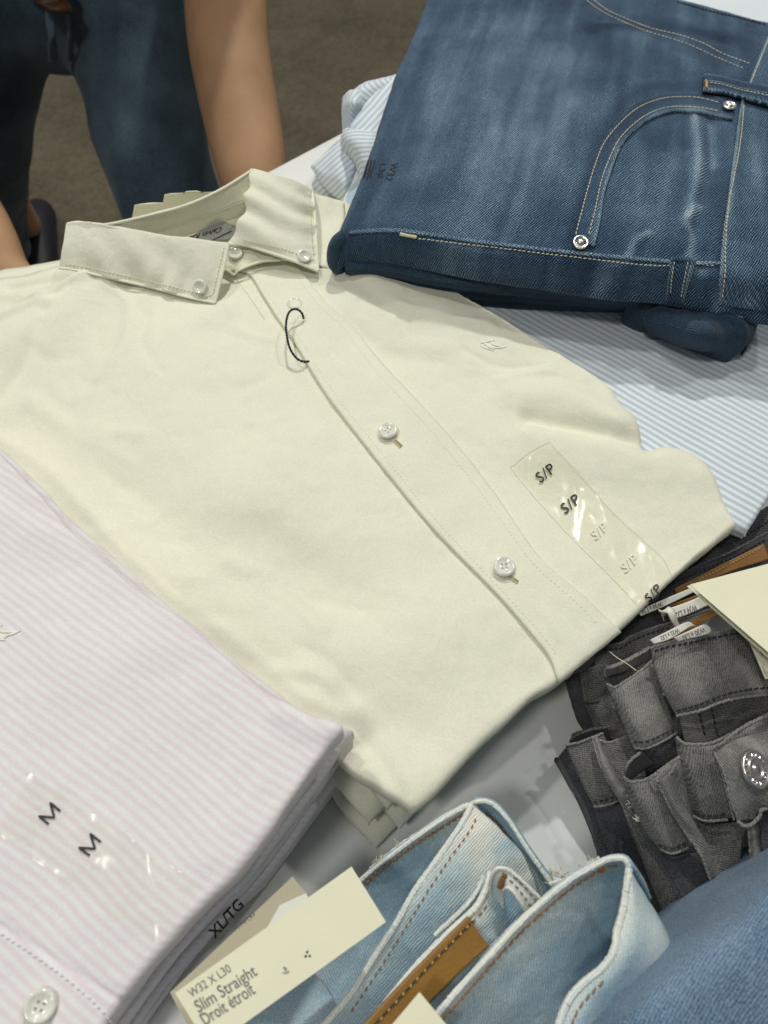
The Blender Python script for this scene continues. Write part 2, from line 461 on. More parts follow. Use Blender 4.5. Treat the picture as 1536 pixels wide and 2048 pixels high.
M = {}
M['cream'] = weave_cloth('cream_oxford', (.835, .825, .685), vary=.02, crease=1)
M['cream2'] = weave_cloth('cream_oxford_inner', (.835, .82, .65), vary=.03, crease=1)
M['pink'] = weave_cloth('pink_stripe_oxford', (.84, .82, .845), (.80, .715, .76), period=.0038, soft=.32, crease=.6)
M['blue'] = weave_cloth('blue_stripe_oxford', (.82, .84, .86), (.47, .60, .73), period=.0046, soft=.2, crease=.5)
M['blue2'] = weave_cloth('pale_blue_cloth', (.70, .77, .82), vary=.05)
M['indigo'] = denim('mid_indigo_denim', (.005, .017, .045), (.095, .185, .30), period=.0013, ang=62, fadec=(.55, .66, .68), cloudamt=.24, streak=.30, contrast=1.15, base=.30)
M['indigo_shaded'] = denim('shaded_side_denim', (.005, .016, .036), (.055, .11, .17), period=.00125, ang=62, fadec=(.32, .42, .48), cloudamt=.15, contrast=.5)  # darker copy of the indigo denim, shade of the under layers in its colour
M['light'] = denim('bleached_denim', (.26, .41, .52), (.62, .71, .72), period=.0011, ang=88, fadec=(.88, .87, .79), cloudamt=.50, cloud=24, contrast=.5, bump=.35, streak=.10)
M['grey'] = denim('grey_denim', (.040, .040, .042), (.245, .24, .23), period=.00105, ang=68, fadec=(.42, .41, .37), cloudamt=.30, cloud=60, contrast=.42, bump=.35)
M['greyd'] = denim('dark_and_shaded_grey_denim', (.022, .024, .030), (.10, .10, .108), period=.00105, ang=68, fadec=(.28, .28, .27), cloudamt=.25, cloud=60, contrast=.35, bump=.35)  # own tone of the dark pairs; painted shade on lower parts of grey pairs
M['corner'] = denim('mid_blue_denim', (.030, .07, .15), (.26, .38, .52), period=.0012, ang=75, fadec=(.5, .6, .7), cloudamt=.2, contrast=.35)
M['thread_cream'] = simple('cream_thread', (.82, .80, .60), .7)
M['thread_yellow'] = simple('yellow_thread', (.78, .70, .42), .6)
M['thread_white'] = simple('ecru_thread', (.72, .66, .50), .7)
M['thread_rust'] = simple('rust_thread', (.30, .14, .045), .7)
M['thread_dark'] = simple('navy_thread', (.02, .025, .05), .7)
M['thread_gold'] = simple('gold_thread', (.55, .36, .10), .6)
M['thread_grey'] = simple('charcoal_thread', (.028, .030, .040), .8)
M['thread_pink'] = simple('pale_pink_thread', (.84, .80, .82), .7)
M['string'] = simple('black_cord', (.012, .014, .03), .7)
M['embroid'] = simple('white_embroidery', (.90, .90, .82), .35, sheen=.3)
M['button'] = simple('pearl_button', (.78, .78, .70), .12, spec=.7, coat=.6, vary=.10, vscale=250)
M['hole'] = simple('button_hole', (.33, .33, .28), .6)
M['metal'] = simple('nickel', (.70, .68, .65), .30, metal=1, bump=.08, bscale=900)
M['ink'] = simple('black_ink', (.012, .012, .018), .5)
M['inkgrey'] = simple('grey_ink', (.16, .14, .15), .6)
M['inkfaint'] = simple('faint_ink', (.79, .78, .65), .3)
M['card'] = simple('cream_card', (.80, .78, .60), .75, bump=.15, bscale=500, vary=.02)
M['card_beige'] = simple('beige_card', (.46, .42, .31), .75, bump=.15, bscale=500)
M['card_edge'] = simple('card_edge', (.68, .66, .54), .8)
M['paper'] = simple('white_label_ribbon', (.74, .74, .68), .5, bump=.1)
M['paper_white'] = simple('white_paper', (.80, .81, .80), .6)
M['label_grey'] = simple('grey_woven_label', (.42, .43, .41), .55)
M['leather'] = simple('tan_leather', (.30, .155, .035), .42, bump=.25, bscale=700, vary=.12, vscale=60)
M['leather_dark'] = simple('brown_leather_patch', (.23, .115, .035), .5, bump=.25, bscale=700, vary=.12, vscale=60)
M['skin'] = simple('skin', (.46, .27, .155), .62, spec=.3, bump=.35, bscale=330, vary=.16, vscale=14)
M['skin'].node_tree.nodes['Principled BSDF'].inputs['Subsurface Weight'].default_value = .1
M['skin'].node_tree.nodes['Principled BSDF'].inputs['Subsurface Radius'].default_value = (.01, .004, .002)
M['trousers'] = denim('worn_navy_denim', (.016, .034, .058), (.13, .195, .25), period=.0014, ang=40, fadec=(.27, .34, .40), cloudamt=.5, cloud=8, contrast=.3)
M['shoe'] = simple('black_shoe', (.010, .012, .020), .5)
M['tee'] = simple('dark_shirt', (.02, .018, .016), .85)
M['hair'] = simple('dark_hair', (.02, .013, .009), .5)
M['belt'] = simple('brown_belt', (.09, .035, .012), .5)
M['eye'] = simple('eye', (.75, .73, .70), .2)

def film():
    m, N, L, b = nt('clear_film')
    out = N['Material Output']; N.remove(b)
    t = N.new('ShaderNodeBsdfTransparent'); t.inputs[0].default_value = (.965, .965, .945, 1)
    g = N.new('ShaderNodeBsdfGlossy'); g.inputs['Roughness'].default_value = .2; g.inputs[0].default_value = (.022, .022, .021, 1)
    tc = N.new('ShaderNodeTexCoord'); n = N.new('ShaderNodeTexNoise'); n.inputs['Scale'].default_value = 20
    n.inputs['Detail'].default_value = 0; n.inputs['Distortion'].default_value = 1.5
    mp = N.new('ShaderNodeMapping'); mp.inputs['Rotation'].default_value[2] = math.radians(40); mp.inputs['Scale'].default_value = (1.9, .35, 1)
    L.new(tc.outputs['Object'], mp.inputs[0]); L.new(mp.outputs[0], n.inputs['Vector'])
    bp = N.new('ShaderNodeBump'); bp.inputs['Strength'].default_value = 1; bp.inputs['Distance'].default_value = .007
    L.new(n.outputs['Fac'], bp.inputs['Height']); L.new(bp.outputs[0], g.inputs['Normal'])
    x = N.new('ShaderNodeAddShader'); L.new(t.outputs[0], x.inputs[0]); L.new(g.outputs[0], x.inputs[1])
    L.new(x.outputs[0], out.inputs[0])
    return m
M['film'] = film()

def floor_mat():
    m, N, L, b = nt('worn_concrete_floor')
    tc = N.new('ShaderNodeTexCoord')
    n1 = N.new('ShaderNodeTexNoise'); n1.inputs['Scale'].default_value = 5; n1.inputs['Detail'].default_value = 8; n1.inputs['Roughness'].default_value = .65
    n2 = N.new('ShaderNodeTexNoise'); n2.inputs['Scale'].default_value = 90; n2.inputs['Detail'].default_value = 5
    n3 = N.new('ShaderNodeTexVoronoi'); n3.inputs['Scale'].default_value = 60
    for n in (n1, n2, n3): L.new(tc.outputs['Object'], n.inputs['Vector'])
    f = math_(N, L, 'ADD', math_(N, L, 'MULTIPLY', n1.outputs['Fac'], .6), math_(N, L, 'MULTIPLY', n2.outputs['Fac'], .5))
    r = N.new('ShaderNodeValToRGB'); r.color_ramp.elements[0].position = .38; r.color_ramp.elements[1].position = .74
    r.color_ramp.elements[0].color = (.080, .066, .040, 1); r.color_ramp.elements[1].color = (.19, .158, .105, 1)
    L.new(f, r.inputs[0]); L.new(r.outputs[0], b.inputs['Base Color']); b.inputs['Roughness'].default_value = .6
    bp = N.new('ShaderNodeBump'); bp.inputs['Strength'].default_value = .3; bp.inputs['Distance'].default_value = .004
    L.new(n2.outputs['Fac'], bp.inputs['Height']); L.new(bp.outputs[0], b.inputs['Normal'])
    return m
M['floor'] = floor_mat()
M['table'] = simple('white_laminate', (.80, .81, .80), .28, bump=.05, bscale=60, vary=.02, vscale=15)

# ------------------------------------------------------------ floor and table
FLOOR = -0.76
me = mesh('floor', [(-6, -5, FLOOR), (6, -5, FLOOR), (6, 8, FLOOR), (-6, 8, FLOOR)], [[0, 1, 2, 3]], M['floor'], smooth=False)
tag(me, kind='structure')
E0 = W(560, 328, 0); E1 = W(685, 262, 0); ed = (E1 - E0).normalized(); en = Vector((ed.y, -ed.x, 0))
T = thing('display_table', 'white display table carrying all the folded stacks', 'table', (0.2, 0.1, FLOOR))
def box(name, c, ax, ay, hx, hy, z0, z1, mat, parent, bev=.004):
    V = []
    for z in (z0, z1):
        for sx, sy in ((-1, -1), (1, -1), (1, 1), (-1, 1)):
            p = c + ax * hx * sx + ay * hy * sy; V.append((p.x, p.y, z))
    o = mesh(name, V, [[0, 3, 2, 1], [4, 5, 6, 7], [0, 1, 5, 4], [1, 2, 6, 5], [2, 3, 7, 6], [3, 0, 4, 7]], mat, parent, smooth=False)
    m = o.modifiers.new('b', 'BEVEL'); m.width = bev; m.segments = 3
    return o
cen = E0 + ed * 0.30 + en * 0.45
box('tabletop', cen, ed, en, 1.0, .45, -.04, 0, M['table'], T)
for sx in (-1, 1):
    for sy in (-1, 1):
        box('leg', cen + ed * .94 * sx + en * .39 * sy, ed, en, .025, .025, FLOOR, -.041, M['table'], T)

# ------------------------------------------------------------ small builders
def shirt_button(parent, px, py, target, r=.0056, off=.0012, tiltv=None, name='button', mat=None, holes=True, zdef=.07):
    c, n = hit(target, px, py, 0, zdef)
    if tiltv: n = (n + Vector(tiltv)).normalized()
    c = c + n * off
    k = r / .0056
    prof = [(r * .82, -.0008 * k), (r * .98, 0), (r, .0006 * k), (r * .95, .0013 * k), (r * .82, .0017 * k), (r * .70, .0015 * k), (r * .56, .0009 * k), (r * .3, .0006 * k), (.0001, .0006 * k)]
    b = lathe(name, prof, mat or M['button'], parent, c, n, 36)
    if holes:
        q = n.to_track_quat('Z', 'Y')
        V = []; Fc = []
        for a in range(4):
            th = math.radians(20 + 90 * a); cc = Vector((math.cos(th), math.sin(th), 0)) * r * .27
            base = len(V)
            for j in range(10):
                t = 2 * math.pi * j / 10
                V.append(c + q @ (cc + Vector((math.cos(t), math.sin(t), 0)) * r * .105 + Vector((0, 0, .00068 * k))))
            Fc.append(list(range(base, base + 10)))
        mesh('thread_hole', V, Fc, M['hole'], b, smooth=False)
    return b
def rivet(parent, px, py, target, r=.0046, name='rivet', zdef=.1):
    c, n = hit(target, px, py, .0012, zdef)
    prof = [(r, 0), (r, .0008), (r * .93, .0014), (r * .75, .0013), (r * .62, .0006), (r * .5, .0007), (r * .42, .0016), (r * .25, .0021), (.0001, .0022)]
    return lathe(name, prof, M['metal'], parent, c, n, 28)
HF = {'bleached_denim': (.52, .85, .3), 'grey_denim': (.42, .34, .2), 'dark_and_shaded_grey_denim': (.45, .25, .25), 'mid_indigo_denim': (.85, .55, .5)}
def hem(name, pts, r, mat, parent, n=None, rope=.10, pitch=.0026, flat=.8):
    k, fd, rp = HF.get(mat.name, (1, 0, 1)); r = r * k
    P = path(pts, 200); L = np.linalg.norm(np.diff(P, axis=0), axis=1).sum()
    n = int(min(420, max(60, L / .0005)))
    P = path(pts, n)
    if mat.name in HF: P = P + np.random.RandomState(int(pts[0][0])).normal(0, .00012, P.shape) * (.6 if 'blea' in mat.name else 1)
    rr = r * (1 + .12 * fbm(np.arange(n) * .07, np.zeros(n) + pts[0][0], 3, 5)) if mat.name in HF else r
    return tube(name, P, rr, mat, parent, seg=9, rope=rope * rp, pitch=.0017 if mat.name in HF else pitch, flat=flat, fade=fd)
def hem_on(name, target, pts, r, mat, parent, n=160, off=0.0, rope=.08, pitch=.0026, flat=.6, zdef=.1):
    P, N = surf_path(target, pts, n, off, zdef)
    return tube(name, P, r * HF.get(mat.name, (1, 0, 1))[0], mat, parent, seg=8, rope=rope, pitch=pitch, flat=flat, fade=HF.get(mat.name, (1, .0, 1))[1])
def strip_on(name, target, e1, e2, mat, parent, off=.0015, n=80, m=8, thick=.0014, uvdir=None, fade=None, zdef=.1, arch=0):
    """raised strip of cloth between two pixel polylines laid on a surface"""
    A = catmull([(p[0], p[1]) for p in e1], n); B = catmull([(p[0], p[1]) for p in e2], n)
    G = np.zeros((m, n, 3))
    for j in range(m):
        t = j / (m - 1)
        for i in range(n):
            c = A[i] * (1 - t) + B[i] * t
            G[j, i] = tuple(hit(target, c[0], c[1], off + arch * math.sin(math.pi * t) * math.sin(math.pi * i / (n - 1)), zdef)[0])
    # smooth the lay along the strip
    for _ in range(2): G[:, 1:-1] = (G[:, :-2] + 2 * G[:, 1:-1] + G[:, 2:]) / 4
    U = np.concatenate([np.zeros((m, 1)), np.cumsum(np.linalg.norm(np.diff(G, axis=1), axis=2), 1)], 1)
    Vv = np.concatenate([np.zeros((1, n)), np.cumsum(np.linalg.norm(np.diff(G, axis=0), axis=2), 0)], 0)
    if uvdir is not None:
        a = W(*uvdir[0]); b = W(*uvdir[1]); dd = np.array([b.x - a.x, b.y - a.y]); dd /= np.linalg.norm(dd)
        UV = np.stack([G[..., 0] * -dd[1] + G[..., 1] * dd[0], G[..., 0] * dd[0] + G[..., 1] * dd[1]], -1)
    else: UV = np.stack([U, Vv], -1)
    fa = np.zeros(G.shape[:2])
    if fade is not None:
        t = np.linspace(0, 1, m)[:, None] * np.ones((1, n)); fa = np.interp(t, [p[0] for p in fade], [p[1] for p in fade])
    Fc = grid_faces(m, n)
    v0 = np.cross(G[0, 1] - G[0, 0], G[1, 0] - G[0, 0])
    if v0[2] < 0: Fc = [f[::-1] for f in Fc]
    o = mesh(name, G.reshape(-1, 3), Fc, mat, parent, uv=UV.reshape(-1, 2), attrs={'fade': fa.ravel()})
    md = o.modifiers.new('thickness', 'SOLIDIFY'); md.thickness = thick; md.offset = -1
    BV[o.name] = BVHTree.FromPolygons([Vector(v) for v in G.reshape(-1, 3)], Fc)
    return o
def K_logo(name, target, base, parent, mat, s=1.0, rot=0, z=.07):
    """embroidered letter monogram: strokes given in pixels around base"""
    V = []; objs = []
    P = []
    strokes = [[(0, 2), (4, 5), (14, 11), (25, 17)], [(-8, 5), (-6, 10), (2, 14), (13, 18), (22, 21)], [(-8, 5), (0, 2), (10, 0), (24, -4)],
               [(20, -3), (18, 3), (21, 7), (32, 10), (42, 13)], [(14, 11), (24, 14), (38, 14), (50, 12)], [(-2, 3), (8, 10), (22, 19)]]
    co, si = math.cos(rot), math.sin(rot)
    Vs = []; Fs = []
    for st in strokes:
        pts = [(base[0] + s * (x * co - y * si), base[1] + s * (x * si + y * co)) for x, y in st]
        Pp, Nn = surf_path(target, pts, 24, .0003, z)
        t = tube('tmp', Pp, np.array([.00055 * math.sqrt(s) * (math.sin(math.pi * (i + 1) / 25) ** .5) for i in range(24)]), mat, None, seg=6, flat=.7)
        b = len(Vs); Vs += [v.co.copy() for v in t.data.vertices]; Fs += [[i + b for i in p.vertices] for p in t.data.polygons]
        bpy.data.objects.remove(t)
    return mesh(name, Vs, Fs, mat, parent)

# ------------------------------------------------------------ blue striped shirts (right, under the jeans)
SB = ((1130, 640, .055), (1421, 798, .055))
def blue_sheet(z, dx, dy, name, **k):
    rows = [[(760 + dx, 420 + dy, z), (1000 + dx, 430 + dy, z), (1300 + dx, 440 + dy, z), (1700 + dx, 440 + dy, z)],
            [(880 + dx, 620 + dy, z), (1100 + dx, 640 + dy, z), (1400 + dx, 650 + dy, z), (1700 + dx, 650 + dy, z)],
            [(1060 + dx, 800 + dy, z), (1250 + dx, 800 + dy, z), (1450 + dx, 800 + dy, z), (1665 + dx, 800 + dy, z)],
            [(1300 + dx, 960 + dy, z), (1390 + dx, 960 + dy, z), (1460 + dx, 950 + dy, z), (1580 + dx, 935 + dy, z)],
            [(1425 + dx, 1030 + dy, z), (1450 + dx, 1044 + dy, z - .001), (1470 + dx, 1052 + dy, z - .001), (1497 + dx, 1063 + dy, z - .002)]]
    return rows
sb = thing('folded_shirt', 'pale blue and white striped shirt lying under the folded blue jeans', 'shirt', tuple(W(1300, 800, .055)), 'folded blue striped shirts')
o = sheet('shirt_body', blue_sheet(.055, 0, 0, ''), M['blue'], sb, 110, 110, rnd=.004, skirt=.043, uvdir=SB, noise=[(.0012, 25, 3)],
          disp=lambda X, Y, U, V: folds(X, Y, [([(1000, 640), (1200, 760), (1400, 830)], .02, .0012, .055), ([(1250, 620), (1340, 720), (1420, 860)], .015, -.001, .055)]))
blue_body = o
for i in range(3):
    z = .042 - i * .012
    s2 = thing('folded_shirt', ['second striped blue shirt down in the pile beneath the blue jeans', 'third striped blue shirt down in the pile beneath the blue jeans', 'bottom striped blue shirt of the pile beneath the blue jeans'][i], 'shirt', tuple(W(1300, 800, z)), 'folded blue striped shirts')
    sheet('shirt_body', blue_sheet(z, -12 - 8 * i, -8 - 10 * i, ''), M['blue'], s2, 40, 40, rnd=.004, skirt=max(.001, z - .011), uvdir=SB)
# rolled collars and cuffs of the blue shirts showing left of the jeans
cl = thing('striped_collar_shirt', 'upper blue striped shirt whose collar pokes out left of the jeans', 'shirt', tuple(W(740, 230, .05)), 'blue striped shirts behind the jeans')
sheet('collar', [[(690, 196, .062), (705, 180, .068), (735, 160, .072), (790, 146, .074), (850, 138, .074)], [(686, 205, .064), (712, 188, .074), (740, 172, .078), (790, 160, .080), (850, 150, .08)],
                 [(700, 235, .055), (728, 215, .066), (745, 205, .07), (800, 190, .07), (860, 180, .07)]], M['blue'], cl, 40, 24, rnd=.003, noise=[(.002, 60, 1)], skirt=.045)
sheet('cuff', [[(684, 192, .068), (700, 178, .076), (718, 180, .076), (734, 196, .068)], [(683, 212, .066), (700, 205, .078), (716, 206, .078), (728, 218, .066)],
               [(686, 240, .058), (702, 243, .064), (712, 238, .064), (716, 232, .058)]], M['blue'], cl, 30, 30, rnd=.003, noise=[(.001, 80, 2)], skirt=.04)
sheet('placket', [[(850, 115, .082), (770, 165, .080), (730, 205, .078), (700, 245, .072), (690, 258, .066)], [(870, 180, .084), (800, 230, .082), (760, 260, .080), (720, 275, .072), (692, 262, .062)]],
      M['blue'], cl, 50, 20, rnd=.003, noise=[(.0015, 60, 4)], skirt=.04, uvdir=((700, 250, .08), (780, 160, .08)))
sheet('sleeve', [[(686, 256, .070), (700, 252, .076), (740, 256, .080), (850, 262, .08)], [(682, 275, .066), (705, 280, .078), (750, 285, .08), (850, 290, .08)],
                 [(690, 300, .058), (710, 312, .070), (745, 325, .074), (830, 335, .074)], [(708, 325, .05), (716, 345, .058), (730, 355, .062), (800, 370, .062)]], M['blue'], cl, 40, 40, rnd=.004, noise=[(.0012, 60, 5)], skirt=.035,
      uvdir=((700, 285, .07), (760, 288, .07)))
cl2 = thing('striped_collar_shirt', 'lower blue striped shirt with pointed collar tip on the white table', 'shirt', tuple(W(680, 330, .03)), 'blue striped shirts behind the jeans')
sheet('collar_tip', [[(684, 272, .045), (692, 280, .052), (700, 300, .055), (712, 330, .052)], [(650, 305, .040), (665, 318, .05), (678, 340, .053), (690, 372, .048)],
                     [(621, 330, .032), (640, 345, .040), (655, 360, .042), (678, 380, .040)]], M['blue'], cl2, 40, 30, rnd=.002, noise=[(.0012, 70, 6)], skirt=.03, uvdir=((640, 340, .05), (700, 290, .05)))
sheet('collar_band', [[(632, 345, .026), (650, 350, .032), (670, 362, .036), (700, 385, .036)], [(623, 362, .018), (640, 372, .026), (660, 384, .028), (690, 398, .028)]], M['blue'], cl2, 30, 14, rnd=.003, skirt=.01,
      uvdir=((640, 375, .03), (660, 350, .03)))
sheet('front_edge', [[(712, 300, .050), (735, 300, .056), (790, 300, .06)], [(690, 380, .040), (720, 385, .056), (780, 390, .06)], [(664, 455, .055), (690, 462, .062), (740, 470, .064)]], M['blue'], cl2, 30, 40, rnd=.004, skirt=.02,
      noise=[(.001, 50, 7)], uvdir=((680, 440, .05), (705, 380, .05)))
# pale shirt at the top right corner
ps = thing('pale_shirt', 'pale blue folded shirt showing past the jeans at the top right corner', 'shirt', tuple(W(1480, 0, .09)))
sheet('shirt_body', [[(1250, -180, .09), (1500, -170, .09), (1750, -150, .09)], [(1200, 60, .09), (1450, 90, .09), (1750, 120, .09)]], M['blue2'], ps, 40, 30, rnd=.004, skirt=.02, noise=[(.002, 30, 8)])

# ------------------------------------------------------------ cream shirts
ZC = .070
def cream_rows(z, d=(0, 0), bl=(0, 0)):
    dx, dy = d
    top = [(-90, 610), (0, 563), (115, 541), (205, 520), (320, 500), (420, 468), (520, 430), (600, 395), (690, 398), (745, 440), (850, 540), (985, 628)]
    right = [(985, 628), (1060, 668), (1130, 712), (1205, 765), (1228, 792), (1237, 812), (1262, 850), (1284, 884), (1296, 896), (1340, 909), (1376, 922), (1402, 944), (1428, 980), (1452, 1016), (1475, 1049)]
    bot = [(827, 1618), (870, 1580), (940, 1503), (1050, 1405), (1118, 1364), (1210, 1286), (1335, 1172), (1440, 1080), (1475, 1049)]
    left = [(-90, 610), (-60, 900), (110, 1100), (380, 1300), (600, 1450), (690, 1540), (770, 1585), (827, 1618)]
    return top, right, bot, left
def coons(top, right, bot, left, z, n):
    C = [catmull(p, n) for p in (top, bot, left, right)]
    t, b, l, r = C
    s = np.linspace(0, 1, n)
    rows = []
    for j in range(n):
        v = s[j]; row = []
        for i in range(n):
            u = s[i]
            p = (1 - v) * t[i] + v * b[i] + (1 - u) * l[j] + u * r[j] - ((1 - u) * (1 - v) * t[0] + u * (1 - v) * t[-1] + (1 - u) * v * b[0] + u * v * b[-1])
            row.append((p[0], p[1], z))
        rows.append(row)
    return rows
cs = thing('folded_shirt', 'cream button-down shirt on top of its pile, with clear S/P size sticker', 'shirt', tuple(W(700, 1000, ZC)), 'folded cream shirts')
CF = [([(1030, 790), (1120, 795), (1225, 850)], .013, .0032, ZC), ([(1060, 838), (1160, 862), (1295, 897)], .006, -.0026, ZC), ([(1080, 880), (1200, 905), (1390, 945)], .02, .0028, ZC),
      ([(700, 560), (830, 620), (960, 650), (1100, 740)], .012, .0012, ZC), ([(720, 690), (900, 760), (1050, 780)], .02, -.0012, ZC), ([(690, 640), (760, 700), (900, 720)], .008, -.0008, ZC),
      ([(1000, 930), (1120, 1010), (1300, 1100)], .03, -.0015, ZC),
      ([(-40, 720), (60, 670), (150, 610), (215, 560)], .018, .0035, ZC), ([(230, 570), (200, 700), (90, 830)], .025, -.0022, ZC), ([(250, 640), (330, 780), (480, 980)], .05, .0035, ZC),
      ([(0, 880), (250, 1000), (480, 1120), (700, 1180)], .02, -.0022, ZC), ([(150, 960), (420, 1180), (620, 1300)], .03, .0020, ZC), ([(500, 1010), (700, 1180), (900, 1300)], .035, .002, ZC),
      ([(560, 1100), (650, 1190), (760, 1230)], .015, -.0012, ZC), ([(700, 1480), (850, 1420), (1000, 1330)], .02, -.0012, ZC), ([(640, 1400), (700, 1500), (800, 1560)], .012, .0012, ZC),
      ([(560, 1330), (640, 1380), (700, 1380)], .008, -.0008, ZC), ([(480, 600), (540, 700), (640, 840)], .01, -.0006, ZC), ([(440, 620), (380, 680), (400, 760)], .012, .0008, ZC),
      ([(0, 592), (60, 600), (100, 620)], .005, .0012, ZC), ([(-30, 640), (40, 618), (100, 612), (150, 590)], .003, -.0012, ZC), ([(20, 578), (80, 566), (130, 560)], .004, -.0018, ZC), ([(-10, 650), (60, 622), (110, 600), (180, 570)], .005, .0025, ZC),
      ([(690, 480), (760, 560), (880, 610)], .01, .0012, ZC), ([(150, 548), (130, 580), (110, 600)], .004, -.001, ZC),
      ([(215, 575), (260, 620), (250, 700), (200, 760)], .004, .0008, ZC), ([(300, 640), (290, 700), (330, 760)], .003, -.0005, ZC), ([(440, 615), (470, 660), (540, 680)], .003, .0006, ZC), ([(100, 640), (60, 720), (0, 790)], .005, -.001, ZC),
      ([(660, 560), (720, 575), (800, 630)], .004, -.0007, ZC), ([(760, 600), (860, 640), (980, 650)], .004, .0008, ZC), ([(930, 700), (1000, 730), (1080, 735)], .003, -.0005, ZC), ([(1000, 760), (1080, 745), (1160, 765)], .004, .0008, ZC),
      ([(460, 1130), (560, 1180), (640, 1260)], .005, .0009, ZC), ([(520, 1160), (620, 1200), (720, 1220)], .004, -.0007, ZC), ([(560, 1340), (650, 1360), (720, 1420)], .004, .0008, ZC), ([(600, 1300), (660, 1330), (700, 1390)], .004, -.0007, ZC),
      ([(700, 1450), (760, 1520), (800, 1590)], .004, -.0008, ZC), ([(1090, 1230), (1130, 1290), (1150, 1340)], .003, .0005, ZC), ([(60, 800), (160, 860), (280, 880)], .006, .0008, ZC)]
CF += [([(60 + 37 * i % 500, 700 + 61 * i % 560), (100 + 37 * i % 500, 720 + 61 * i % 560 + (i % 3) * 14), (160 + 37 * i % 500, 715 + 61 * i % 560 + (i % 5) * 12)], .004, .00035 * (1 if i % 2 else -1), ZC) for i in range(16)]
T_, R_, B_, L_ = cream_rows(ZC)
FS = 2.3
cream = sheet('shirt_front', coons(T_, R_, B_, L_, ZC, 70), M['cream'], cs, 190, 190, rnd=.0032, skirt=.057, noise=[(.0030, 18, 11), (.0007, 55, 19), (.00018, 160, 12)],
              disp=lambda X, Y, U, V: folds(X, Y, CF), uvdir=((488, 539, ZC), (1115, 1352, ZC)), tuck=.002)
# the sleeve edge under the right-hand fold
E1p = [(470, 543), (500, 552), (525, 592), (562, 650), (584, 680), (652, 790), (735, 900), (860, 1054), (992, 1190), (1080, 1292), (1104, 1330), (1113, 1362)]
E2p = [(560, 505), (590, 530), (625, 575), (660, 616), (705, 653), (738, 700), (778, 747), (887, 862), (984, 984), (1076, 1115), (1160, 1190), (1236, 1262)]
FS = 1.0
plk = strip_on('placket', bv(cream), E1p, E2p, M['cream'], cs, off=.0024, n=150, m=26, thick=.0016, uvdir=((488, 539, ZC), (1115, 1352, ZC)))
tgt = bv(cream, plk)
def off_line(P, Q, t): 
    A = catmull(P, 30); B = catmull(Q, 30); C = A * (1 - t) + B * t
    return [tuple(c) for c in C[1:-1]]
stitches('placket_stitching', bv(plk), off_line(E1p, E2p, .13), M['thread_cream'], cs, pitch=.0026, length=.0016, r=.0002, off=-.00005)
stitches('placket_stitching', bv(plk), off_line(E1p, E2p, .87), M['thread_cream'], cs, pitch=.0026, length=.0016, r=.0002, off=-.00005)
stitches('under_placket_stitching', bv(cream), [(462, 545), (485, 575), (510, 610), (530, 640)], M['thread_cream'], cs, pitch=.0027, length=.0016, r=.00026)
shirt_button(cs, 777, 866, tgt, .0060, .0022, (-.05, .05, 0))
shirt_button(cs, 1007, 1137, tgt, .0060, .0022, (.02, .0, 0))
shirt_button(cs, 590, 612, bv(cream), .0056, .0014)
sl1 = sheet('placket_flap', [[(556, 618, .0745), (575, 600, .0765), (604, 612, .0760), (622, 640, .0745)], [(565, 640, .0755), (585, 622, .0775), (602, 634, .0770), (628, 660, .0750)]], M['cream'], cs, 16, 8, thick=.0006) if False else None
# buttonholes: a dark slit between two satin rows
for a, b_ in (((789, 881), (803, 894)), ((1018, 1153), (1036, 1165))):
    dx, dy = b_[0] - a[0], b_[1] - a[1]; L_n = math.hypot(dx, dy); nx, ny = -dy / L_n * 2.6, dx / L_n * 2.6
    bh = decal('buttonhole', [(a[0] - nx * .3, a[1] - ny * .3), (b_[0] - nx * .3, b_[1] - ny * .3), (b_[0] + nx * .3, b_[1] + ny * .3), (a[0] + nx * .3, a[1] + ny * .3)], tgt, M['thread_dark'], cs, off=.0004, nu=6, nv=3)
    stitches('buttonhole_stitching', tgt, [(a[0] - nx, a[1] - ny), (b_[0] - nx, b_[1] - ny)], M['thread_gold'] if 0 else M['thread_yellow'], bh, pitch=.0007, length=.0008, r=.00042, tilt=0, off=.0004)
    stitches('buttonhole_stitching', tgt, [(a[0] + nx, a[1] + ny), (b_[0] + nx, b_[1] + ny)], M['thread_yellow'], bh, pitch=.0007, length=.0008, r=.00042, tilt=0, off=.0004)
K_logo('embroidered_monogram', bv(cream), (968, 683), cs, M['embroid'], .9)
# yoke, inner back and stand of the collar
yk = sheet('yoke', [[(560, 372, .085), (605, 374, .084), (640, 385, .080), (690, 400, .073)], [(560, 440, .075), (610, 440, .075), (660, 450, .073), (700, 470, .071)], [(560, 520, .070), (620, 530, .071), (680, 540, .071), (740, 545, .070)]],
           M['cream'], cs, 40, 40, noise=[(.0016, 60, 13)], rnd=.003, rsides='RT')
ins = sheet('inner_back', [[(180, 500, .085), (300, 470, .086), (400, 430, .088), (500, 390, .092)], [(200, 540, .074), (330, 520, .073), (430, 500, .073), (520, 470, .075)]], M['cream2'], cs, 50, 20, noise=[(.0018, 60, 14)])
bandr = [[(196, 452, .100), (240, 444, .103), (300, 430, .104), (370, 411, .105), (440, 380, .106), (505, 340, .108)],
         [(215, 470, .092), (260, 474, .092), (310, 460, .092), (380, 440, .093), (450, 415, .094), (505, 392, .096)],
         [(225, 490, .084), (280, 492, .082), (335, 485, .082), (400, 462, .083), (460, 440, .085), (505, 420, .087)]]
band = sheet('collar_stand', bandr, M['cream2'], cs, 80, 26, noise=[(.0008, 70, 15)], thick=.0016)
hem('collar_stand_edge', bandr[0], .0011, M['cream'], cs, rope=0)
stitches('stand_stitching', bv(band), [(262, 474), (310, 460), (380, 438), (450, 413), (498, 394)], M['thread_cream'], cs, pitch=.0024, length=.0017, r=.0003, zdef=.09)
